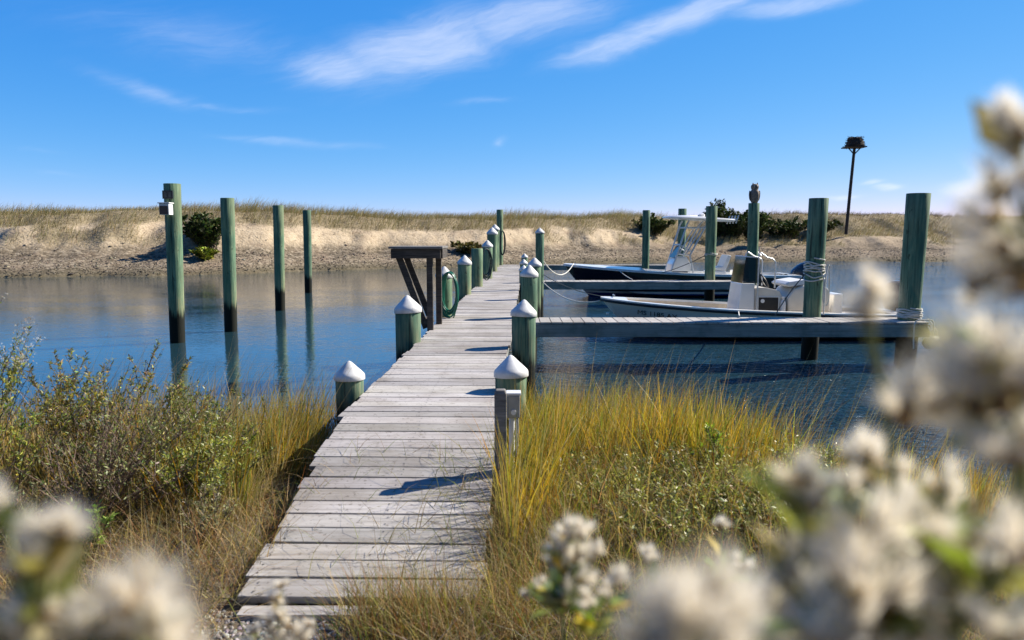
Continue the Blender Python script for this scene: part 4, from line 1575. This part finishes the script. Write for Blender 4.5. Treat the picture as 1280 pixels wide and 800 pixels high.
px, py = 5.54, 14.12
rr = .175
wraps('wrapped_line', px, py, .165, [1.86, 1.78, 1.52, 1.74, 1.68, 1.44, 1.70, 1.62, 1.77], M['rope_w'],
      'pale dock line looped on the wrapped pile with ends hanging to the pier',
      [[(px + .10, py - .17, 1.55), (px + .11, py - .17, 1.15), (px + .17, py - .16, 1.0), (px + .23, py - .14, 1.15), (px + .22, py - .14, 1.6), (px + .20, py - .15, 1.75), (px + .14, py - .19, 1.55), (px + .13, py - .2, 1.1), (px + .12, py - .2, .84)]])
px, py = 6.98, 13.45
wraps('wrapped_line', px, py, .185, [1.01, .98, .93, .955, .91, .875, .90, .86, .84], M['rope_w'],
      'thick pale line wrapped at the base of the largest pile',
      [[(px + .13, py - .20, .82), (px + .12, py - .43, .70), (px + .16, py - .46, .58), (px + .20, py - .44, .66), (px + .19, py - .42, .82), (px + .10, py - .40, .84), (px - .1, py - .42, .82), (px - .14, py - .45, .6), (px - .13, py - .45, .35)]])
wraps('wrapped_line', 6.74, 26.15, .195, [1.70, 1.66, 1.62], M['rope_w'], 'single rope ring around the pile behind the middle pier', [])

t = thing('fender', 'round grey fender hanging at the outer end of the closest pier', 'fender', (7.30, 13.30, .42))
b = MB()
b.lathe([(.01, -.13), (.07, -.12), (.12, -.05), (.13, .02), (.10, .09), (.045, .14), (.03, .17), (.01, .18)], n=16)
o = b.build('ball', M['buoy'], t, smooth=True, auto=180)
o.rotation_euler = (0, R(62), 0)
b = MB()
b.tube([(.13, 0, .07), (.10, 0, .2), (-.08, .0, .42)], .01, 6)
b.build('lanyard', M['rope_w'], t)

# ------------------------------------------------------------------ osprey platform
t = thing('nest_pole', 'tall slim wooden pole with a braced platform on the right hand dune', 'pole', (34.56, 80, 0))
b = MB()
b.tube([(-.06, 0, 2.5), (.17, 0, 7), (.40, 0, 11.25)], [.17, .155, .14], 10)
b.build('pole', M['bark'], t, smooth=True)
b = MB()
b.box((.35, 0, 11.32), (1.95, 1.7, .10))
b.build('platform', M['bark'], t)
for s in (-1, 1):
    b = MB()
    b.beam((.40, s * .0, 10.62), (.40 + s * .62, 0, 11.27), .08, .10)
    b.build('brace', M['bark'], t)
n = thing('osprey_nest', 'dark bulky stick nest on the platform of the tall pole', 'nest', (34.98, 80, 11.37))
b = MB()
b.lathe([(.86, 0), (.92, .15), (.82, .5), (.62, .85), (.4, .95), (.05, .92)], n=14, wob=.06)
b.build('nest_mass', M['nest'], n)
b = MB()
for i in range(220):
    a = random.uniform(0, 6.28)
    z = random.uniform(.0, .95)
    r = .9 - .35 * z
    p = Vector((r * math.cos(a), r * math.sin(a), z))
    d = Vector((-math.sin(a) + random.uniform(-.6, .6), math.cos(a) + random.uniform(-.6, .6), random.uniform(-.35, .45))).normalized() * random.uniform(.2, .5)
    b.tube([p - d, p + d], .022, 4)
b.build('sticks', M['bark'], n)


# ------------------------------------------------------------------ shrubs
def leaf_quads(P, D, N, L, W):
    """rhombic leaves: base P, direction D, normal-ish N"""
    S = np.cross(D, N)
    S /= np.linalg.norm(S, axis=1, keepdims=True) + 1e-9
    U = np.cross(S, D)
    mid = P + D * (L * .45)[:, None]
    q = np.stack([P, mid + S * (W / 2)[:, None] + U * (W * .18)[:, None], P + D * L[:, None] - U * (L * .10)[:, None], mid - S * (W / 2)[:, None] + U * (W * .18)[:, None]], 1)
    return q


def unit(v):
    return v / (np.linalg.norm(v, axis=1, keepdims=True) + 1e-9)


def poly_tubes(paths, n=4):
    """paths: list of (pts (k,3), r0, r1, col); returns V,F,C"""
    Vs, Fs, Cs = [], [], []
    off = 0
    ang = np.arange(n) * 2 * np.pi / n
    for pts, r0, r1, col in paths:
        pts = np.asarray(pts, float)
        k = len(pts)
        d = np.gradient(pts, axis=0)
        d = unit(d)
        ref = np.where(np.abs(d[:, 2:3]) > .9, np.array([[1., 0, 0]]), np.array([[0, 0, 1.]]))
        a = unit(np.cross(d, ref))
        c = np.cross(d, a)
        r = np.linspace(r0, r1, k)
        ring = pts[:, None] + r[:, None, None] * (a[:, None] * np.cos(ang)[None, :, None] + c[:, None] * np.sin(ang)[None, :, None])
        Vs.append(ring.reshape(-1, 3))
        i = np.arange(k - 1)[:, None] * n + np.arange(n)[None]
        j = np.arange(k - 1)[:, None] * n + (np.arange(n)[None] + 1) % n
        Fs.append(np.stack([i, j, j + n, i + n], -1).reshape(-1, 4) + off)
        Cs.append(np.repeat(np.array(col)[None], k * n, 0))
        off += k * n
    return np.concatenate(Vs), np.concatenate(Fs), np.concatenate(Cs)


def shrub(name, label, loc, h, spread, nst, pal, group=None, leaf=(.018, .042), lw=.28, nleaf=2600, stemcol=(.12, .085, .065), lean=(0, 0), twigs=5, low=.25, leaf_mat='leaf',
          fluff=0, cat='shrub', sr=.006):
    t = thing(name, label, cat, (loc[0], loc[1], loc[2]), 0, group)
    paths, tw = [], []
    for i in range(nst):
        a = rng.uniform(0, 6.28)
        out = spread * math.sqrt(rng.random())
        hh = h * rng.uniform(.68, 1.05) * (1 - .25 * (out / spread) ** 2)
        k = np.linspace(0, 1, 6)
        bx, by = rng.normal(0, spread * .16, 2)
        pts = np.stack([bx + out * math.cos(a) * k ** 1.4 + lean[0] * h * k ** 1.6 + rng.normal(0, .01, 6) * h, by + out * math.sin(a) * k ** 1.4 + lean[1] * h * k ** 1.6 + rng.normal(0, .01, 6) * h, hh * k], -1)
        sc_ = np.array(stemcol) * rng.uniform(.7, 1.4)
        paths.append((pts, sr, sr * .3, sc_))
        tw.append(pts[1:])
        for j in range(twigs):
            f_ = rng.uniform(low, .95)
            p = np.array([np.interp(f_, k, pts[:, c]) for c in range(3)])
            a2 = rng.uniform(0, 6.28)
            ln = h * rng.uniform(.12, .30) * (1.15 - f_ * .6)
            d = np.array([math.cos(a2) * .65, math.sin(a2) * .65, rng.uniform(.5, 1.1)])
            kk = np.linspace(0, 1, 4)[:, None]
            q = p + d * ln * kk + np.array([0, 0, .25]) * ln * kk ** 2
            paths.append((q, sr * .5, sr * .2, sc_))
            tw.append(q)
    V, F, C = poly_tubes(paths, 3)
    quads('stems', (V, F), M['stem'], C, t)
    tips = []
    P = np.zeros((nleaf, 3))
    D = np.zeros((nleaf, 3))
    ti = rng.integers(0, len(tw), nleaf)
    fr = rng.random(nleaf) ** .75
    for i in range(nleaf):
        q = tw[ti[i]]
        x = fr[i] * (len(q) - 1)
        a = min(int(x), len(q) - 2)
        P[i] = q[a] + (q[a + 1] - q[a]) * (x - a)
        D[i] = q[a + 1] - q[a]
    keep = P[:, 2] > h * low * rng.uniform(.5, 1.4, nleaf)
    P, D = P[keep], D[keep]
    m_ = len(P)
    az = rng.uniform(0, 6.28, m_)
    D = unit(unit(D) * rng.uniform(.3, 1.0, (m_, 1)) + np.stack([np.cos(az), np.sin(az), rng.normal(.1, .4, m_)], -1) * .8)
    N = unit(rng.normal(0, .55, (m_, 3)) + np.array([0, 0, 1.]))
    L = rng.uniform(*leaf, m_)
    cols = pick(pal, m_, .22)
    clump = vnoise(P[:, 0] * 4 / h + 3, P[:, 2] * 4 / h + P[:, 1] * 3 / h, 71, 3)[:, None]
    cols = cols * (1 + .25 * clump)
    quads('foliage', leaf_quads(P, D, N, L, L * lw), M[leaf_mat], cols, t)
    if fluff:
        hi = np.concatenate([q[-1:] for q in tw])
        hi = hi[hi[:, 2] > h * .62]
        c = hi[rng.integers(0, len(hi), fluff)] + rng.normal(0, .022, (fluff, 3))
        D = unit(rng.normal(0, 1, (fluff, 3)) + np.array([0, 0, .9]))
        N = unit(rng.normal(0, 1, (fluff, 3)))
        L = rng.uniform(.012, .026, fluff)
        quads('seed_fluff', leaf_quads(c, D, N, L, L * .45), M['fluff'], pick([(.82, .78, .70), (.7, .63, .52), (.86, .84, .8), (.5, .4, .28)], fluff, .1), t)
    return t


LG, YG, DG, GG = (.22, .27, .055), (.42, .40, .075), (.10, .14, .04), (.29, .31, .15)
GL = 'leafy shrubs on the left bank'


def bz(x, y):
    return float(bank_z(np.array([x]), np.array([y]))[0]) - .02


def sh_at(x, y):
    return (x, y, bz(x, y))


shrub('marsh_shrub', 'tall left bank shrub topped with white seed fluff at the frame edge', sh_at(-3.6, 5.0), 1.46, .44, 30, [LG, DG, GG, YG], GL, nleaf=7220, fluff=2200, twigs=7)
shrub('marsh_shrub', 'upright yellow green shrub with bare twig tips over the calm water', sh_at(-2.9, 5.3), 1.16, .62, 36, [LG, YG, DG, (.24, .18, .08), (.34, .22, .06)], GL, nleaf=8170, twigs=7)
shrub('marsh_shrub', 'olive leafy shrub in front of the tallest pile', sh_at(-2.35, 5.4), .86, .58, 40, [LG, GG, (.26, .21, .09), DG], GL, nleaf=7980, twigs=7)
shrub('marsh_shrub', 'low bright green shrub beside the rust grass left of the ramp', sh_at(-1.98, 4.7), .70, .46, 34, [LG, YG, GG, LG], GL, nleaf=7220, twigs=7, leaf=(.016, .038))
shrub('marsh_shrub', 'twiggy half bare shrub with dark brown stems on the left bank', sh_at(-2.5, 4.5), .86, .60, 80, [DG, GG, (.16, .12, .07)], GL, nleaf=2850, stemcol=(.155, .105, .085), lean=(.25, 0), twigs=4, sr=.005)
shrub('marsh_shrub', 'green shrub low at the left frame edge', sh_at(-3.1, 4.3), 1.0, .55, 34, [LG, DG, YG], GL, nleaf=6080, twigs=6)
shrub('marsh_shrub', 'dry brown twiggy shrub at the lower left', sh_at(-2.75, 3.8), .50, .45, 46, [(.20, .15, .08), DG, GG], GL, nleaf=2280, stemcol=(.16, .11, .085), twigs=4, sr=.004)
shrub('marsh_shrub', 'small sprig of broad fresh green leaves in the brown grass', sh_at(-2.22, 3.95), .34, .12, 7, [(.20, .32, .05), (.26, .36, .07)], GL, nleaf=209, leaf=(.03, .065), lw=.36, twigs=2)
shrub('marsh_shrub', 'small pale grey green herb tuft beside the ramp edge', sh_at(-1.72, 4.2), .36, .2, 22, [GG, (.34, .33, .22)], GL, nleaf=1330, leaf=(.012, .03), twigs=3)

GRT = 'low grey green shrubs in the right hand marsh'
PG = [(.27, .30, .08), (.36, .36, .12), (.17, .20, .05), (.56, .53, .34), (.30, .34, .10), (.33, .25, .10)]
for i, (x, y, h, s, lab) in enumerate([
        (.55, 4.85, .36, .50, 'low grey green shrub beside the golden grass near the ramp'),
        (1.15, 5.05, .44, .62, 'low flecked shrub in the middle of the right hand marsh'),
        (1.80, 5.25, .50, .62, 'low dark leaved shrub at the far right of the marsh'),
        (.92, 4.2, .36, .55, 'low shrub just above the sharp white seed heads'),
        (1.55, 4.35, .40, .60, 'low shrub behind the blurred white seed heads'),
        (2.25, 5.8, .42, .6, 'low brown green shrub at the marsh edge by the rippled water')]):
    shrub('marsh_herb', lab, sh_at(x, y), h, s, 44, PG if i % 2 else PG + [(.2, .24, .05)], GRT, nleaf=3400, leaf=(.018, .044), lw=.33, twigs=5, stemcol=(.19, .125, .075), sr=.0035)
shrub('marsh_herb', 'single bright yellow green leaf tuft above the right hand shrubs', sh_at(1.36, 5.05), .60, .10, 6, [(.30, .40, .06), (.22, .32, .05)], GRT, nleaf=228, leaf=(.03, .06), lw=.3, twigs=2, low=.6)


def dune_z(x, y):
    return float(dune_parts(np.array([x]), np.array([y]))[0][0])


def dune_bush(label, x, y, h, spread, pal, nleaf=2600, nst=16, name='dune_shrub', lm='needle', leaf=(.16, .34), low=.05):
    return shrub(name, label, (x, y, dune_z(x, y) - .15), h, spread, nst, pal, 'shrubs on the far dunes', leaf=leaf, lw=.55, nleaf=nleaf, stemcol=(.06, .045, .035), twigs=7, low=low, leaf_mat=lm, sr=.035)


EV = [(.045, .075, .025), (.07, .10, .03), (.03, .05, .02), (.10, .12, .035)]
dune_bush('dark evergreen shrub behind the left mooring piles', -19.9, 50.3, 2.3, 1.7, EV, 5600, 44)
dune_bush('small bright yellow green shrub below the left evergreen', -19.3, 48.6, .75, .85, [(.22, .26, .03), (.3, .3, .05), (.15, .18, .03)], 1800, 24)
dune_bush('olive brown shrub low on the sand behind the dock', -3.6, 60.6, 1.0, 1.3, [(.17, .15, .05), (.22, .17, .06), (.1, .09, .04)], 2600, 30)
dune_bush('dark shrub on the dune crest under the white hard top', 14.2, 78.5, 2.1, 2.2, EV, 5000, 40)
dune_bush('tallest spiky dark green shrub left of the owl pile', 21.4, 80.0, 4.1, 1.5, EV, 4200, 24, low=.1)
dune_bush('dark green shrub just right of the owl pile', 25.0, 80.5, 3.2, 2.1, EV, 6000, 44)
dune_bush('broad dark bush behind the owl pile', 22.6, 79.5, 2.9, 2.3, EV, 6500, 48)
dune_bush('low dark hedge like shrub right of the owl pile', 28.4, 81.0, 2.2, 2.6, EV, 6000, 48)
dune_bush('low olive shrub beside the wrapped pile on the rise', 32.5, 82.0, 1.7, 2.2, EV + [(.14, .13, .05)], 4600, 36)

# ------------------------------------------------------------------ foreground groundsel
def head_mesh(name, seed, wide, ntuft=5, nh=95):
    """one fluffy seed head of unit size: brown cups of scales, each with a brush of silky hairs"""
    r = np.random.default_rng(seed)
    Q, C = [], []
    for k in range(ntuft):
        a0 = k * 2.4 + r.uniform(-.5, .5)
        tilt = r.uniform(.15, 1.15) * wide
        ax = np.array([math.cos(a0) * math.sin(tilt), math.sin(a0) * math.sin(tilt), math.cos(tilt)])
        b0 = np.array([math.cos(a0), math.sin(a0), 0]) * r.uniform(.1, .6) * wide + np.array([0, 0, r.uniform(-.9, .25)])
        sz = r.uniform(.65, 1.25)
        u = unit(r.normal(0, r.uniform(.20, .36), (nh, 3)) + ax)
        L = r.uniform(.8, 1.5, nh) * sz
        P = b0 + r.normal(0, .06, (nh, 3))
        N = r.normal(0, 1, (nh, 3))
        S = unit(np.cross(u, N))
        w = r.uniform(.022, .060, nh) * sz
        bend = r.normal(0, .14, (nh, 3))
        mid = P + u * (L * .6)[:, None] + bend * .6
        tip = P + u * L[:, None] + bend * 2.0
        Q.append(np.stack([P, mid + S * w[:, None], tip, mid - S * w[:, None]], 1))
        base = np.array([[.97, .92, .81], [.96, .88, .73], [.97, .95, .88], [.93, .82, .64]])
        C.append(base[r.integers(0, 4, nh)] * r.uniform(.92, 1.03, (nh, 1)))
        m_ = 20
        a = r.uniform(0, 6.28, m_)
        e1 = unit(np.cross(ax, [.3, .2, 1.])[None])[0]
        e2 = np.cross(ax, e1)
        rad = np.cos(a)[:, None] * e1 + np.sin(a)[:, None] * e2
        D = unit(rad * r.uniform(.15, .5, (m_, 1)) + ax)
        Pb = b0 - ax * .35 * sz + rad * .10
        Q.append(leaf_quads(Pb, D, rad, r.uniform(.35, .75, m_) * sz, r.uniform(.12, .2, m_)))
        pal = np.array([[.50, .30, .12], [.60, .42, .22], [.34, .20, .09], [.52, .46, .22]])
        C.append(pal[r.integers(0, 4, m_)] * r.uniform(.7, 1.15, (m_, 1)))
    Q = np.concatenate(Q)
    C = np.clip(np.concatenate(C), 0, .97)
    o = quads('seed_head', Q, M['fluff'], C)
    me = o.data
    bpy.data.objects.remove(o)
    return me


HEADS = [head_mesh('seed_head', 100 + i, w) for i, w in enumerate((.7, 1.0, 1.25, .85, 1.1, .9, 1.4))]


def groundsel(label, root, hub, heads, leaves=0, stem_r=.0028, leafpal=None, lsize=(.012, .026), green=(.20, .22, .07), name='seed_plant', extra=()):
    t = thing(name, label, 'plant', root, 0, 'fluffy seed plants close to the camera')
    root = np.array(root)
    paths, tw = [], []
    hubs = [np.array(h) for h in hub]
    k = np.linspace(0, 1, 9)[:, None]
    base = np.array([0, 0, 0.])
    for hpt in hubs:
        e = hpt - root
        c1 = np.array([e[0] * .25, e[1] * .25, e[2] * .55])
        pts = (1 - k) ** 2 * base + 2 * k * (1 - k) * c1 + k ** 2 * e
        paths.append((pts, stem_r * 1.6, stem_r, np.array(green) * .8))
        tw.append(pts[6:])
    for (x, y, z, r) in heads:
        p = np.array([x, y, z]) - root
        hp = min(hubs, key=lambda q: np.linalg.norm(q - root - p) + 3 * max(0, (q - root - p)[2]))
        e0 = hp - root
        mid = (e0 * .5 + p * .5) + np.array([0, 0, -abs(p[2] - e0[2]) * .2])
        kk = np.linspace(0, 1, 6)[:, None]
        q = (1 - kk) ** 2 * e0 + 2 * kk * (1 - kk) * mid + kk ** 2 * (p - np.array([0, 0, r * .3]))
        paths.append((q, stem_r * .6, stem_r * .35, np.array(green)))
        tw.append(q)
    V, F, C = poly_tubes(paths, 6)
    quads('stems', (V, F), M['stem'], C, t, smooth=True)
    for (x, y, z, r) in heads:
        p = np.array([x, y, z]) - root
        o = bpy.data.objects.new('seed_head', random.choice(HEADS))
        link(o, t)
        s = r * random.uniform(.72, 1.08)
        o.scale = (s, s, s * random.uniform(.9, 1.2))
        o.location = p - np.array([0, 0, r * .25])
        o.rotation_euler = (random.uniform(-.6, .6), random.uniform(-.7, .7), random.uniform(0, 6.28))
    if leaves:
        P = np.zeros((leaves, 3))
        D = np.zeros((leaves, 3))
        for i in range(leaves):
            q = tw[rng.integers(0, len(tw))]
            x = rng.random() ** .8 * (len(q) - 1) * .85
            a = min(int(x), len(q) - 2)
            P[i] = q[a] + (q[a + 1] - q[a]) * (x - a)
            D[i] = q[a + 1] - q[a]
        az = rng.uniform(0, 6.28, leaves)
        D = unit(unit(D) * .7 + np.stack([np.cos(az), np.sin(az), rng.normal(.2, .3, leaves)], -1) * .7)
        N = unit(rng.normal(0, .5, (leaves, 3)) + np.array([0, 0, 1.]))
        L = rng.uniform(*lsize, leaves)
        quads('foliage', leaf_quads(P, D, N, L, L * .42), M['leaf'], pick(leafpal or [(.22, .28, .06), (.34, .36, .10), (.48, .46, .26), (.30, .22, .07)], leaves, .2), t)
    return t


FG = {
 'right': [(0.194,0.300,2.294,0.0140), (0.191,0.300,2.275,0.0172), (0.197,0.300,2.253,0.0172), (0.190,0.310,2.263,0.0145), (0.187,0.310,2.238,0.0113), (0.202,0.310,2.239,0.0129), (0.192,0.300,2.300,0.0094), (0.184,0.330,2.187,0.0163), (0.180,0.340,2.181,0.0124), (0.191,0.310,2.203,0.0177), (0.199,0.300,2.199,0.0187), (0.195,0.320,2.181,0.0150), (0.192,0.290,2.174,0.0196), (0.196,0.320,2.210,0.0100), (0.190,0.330,2.206,0.0086)],
 'rightlow': [(0.189,0.400,2.139,0.0114), (0.201,0.400,2.132,0.0104), (0.128,0.330,2.147,0.0111), (0.134,0.330,2.143,0.0094), (0.162,0.360,2.134,0.0094), (0.166,0.340,2.125,0.0150), (0.189,0.360,2.126,0.0112), (0.187,0.340,2.119,0.0133), (0.132,0.340,2.102,0.0141), (0.127,0.350,2.084,0.0136), (0.137,0.310,2.119,0.0177), (0.125,0.310,2.092,0.0161), (0.152,0.310,2.103,0.0177), (0.166,0.310,2.094,0.0145), (0.143,0.300,2.089,0.0156), (0.177,0.320,2.104,0.0116), (0.192,0.280,2.106,0.0160), (0.203,0.310,2.115,0.0097), (0.214,0.370,2.130,0.0106), (0.229,0.380,2.110,0.0109), (0.176,0.310,2.084,0.0129), (0.133,0.380,2.046,0.0119), (0.200,0.290,2.137,0.0136)],
 'single': [(0.157,0.340,2.223,0.0110), (0.159,0.340,2.231,0.0080), (0.154,0.340,2.219,0.0088)],
 'mid': [(0.048,0.210,2.146,0.0131), (0.055,0.210,2.149,0.0120), (0.041,0.210,2.137,0.0120), (0.061,0.220,2.134,0.0126), (0.049,0.210,2.135,0.0120)],
 'midsharp': [(0.058,0.750,1.956,0.0133), (0.071,0.750,1.962,0.0117), (0.049,0.750,1.941,0.0125), (0.065,0.750,1.932,0.0133), (0.084,0.760,1.933,0.0111), (0.041,0.760,1.920,0.0119), (0.055,0.750,1.914,0.0133), (0.073,0.750,1.911,0.0117), (0.029,0.770,1.891,0.0080), (0.078,0.550,2.000,0.0091), (0.075,0.600,1.965,0.0094), (0.072,0.700,1.906,0.0102), (0.049,0.750,1.886,0.0086), (0.017,0.800,1.866,0.0058), (0.147,0.800,1.911,0.0091), (0.238,0.850,1.928,0.0088), (0.247,0.800,1.902,0.0100)],
 'left': [(-0.153,0.300,2.108,0.0156), (-0.164,0.300,2.094,0.0172), (-0.144,0.300,2.096,0.0172), (-0.179,0.300,2.091,0.0156), (-0.149,0.300,2.085,0.0172), (-0.186,0.300,2.135,0.0109), (-0.185,0.310,2.136,0.0097), (-0.194,0.300,2.128,0.0086), (-0.201,0.300,2.118,0.0078), (-0.220,0.320,2.139,0.0100), (-0.192,0.310,2.097,0.0073), (-0.180,0.310,2.099,0.0064), (-0.205,0.300,2.091,0.0125), (-0.192,0.300,2.089,0.0125), (-0.139,0.310,2.082,0.0129)],
 'leftsharp': [(-0.289,0.900,1.813,0.0122), (-0.285,0.900,1.792,0.0131), (-0.300,0.900,1.785,0.0122), (-0.275,0.900,1.775,0.0131), (-0.295,0.900,1.767,0.0122), (-0.317,0.900,1.772,0.0103), (-0.261,0.900,1.767,0.0122), (-0.281,0.900,1.830,0.0084), (-0.325,0.900,1.756,0.0094), (-0.248,0.900,1.779,0.0075)],
}
groundsel('tall out of focus white seed plume rising along the right frame edge', (.46, .55, bz(.46, .55)), [(.205, .305, 2.18), (.205, .30, 2.245)], FG['right'], 22, .0034, lsize=(.016, .034))
groundsel('dense out of focus cluster of cream seed heads in the lower right corner', (.34, .62, bz(.34, .62)), [(.165, .325, 2.07), (.20, .33, 2.08), (.135, .335, 2.075)], FG['rightlow'], 150, .0036, lsize=(.018, .042))
groundsel('lone blurred brown and white seed head in front of the skiff stern', (.42, .50, bz(.42, .50)), [(.168, .345, 2.185)], FG['single'], 0, .0016)
groundsel('strongly blurred white seed cluster at the bottom centre right', (.12, .30, bz(.12, .30)), [(.05, .215, 2.115)], FG['mid'], 10)
groundsel('sharper white seed heads on a leafy stem below the golden grass', (.10, .95, bz(.10, .95)), [(.052, .76, 1.86), (.075, .70, 1.87), (.16, .80, 1.84), (.235, .83, 1.86)], FG['midsharp'], 90, .0022, [(.17, .27, .04), (.28, .36, .06), (.42, .44, .24), (.5, .38, .05)], (.02, .042))
groundsel('blurred cream seed heads filling the lower left corner', (-.38, .36, bz(-.38, .36)), [(-.162, .305, 2.065), (-.20, .31, 2.08)], [(x, y, z, r * .8) for x, y, z, r in FG['left']], 60, .003, lsize=(.016, .034))
groundsel('small sharp cream seed spike in front of the gravel', (-.32, 1.1, bz(-.32, 1.1)), [(-.29, .91, 1.73)], FG['leftsharp'], 14, .002)
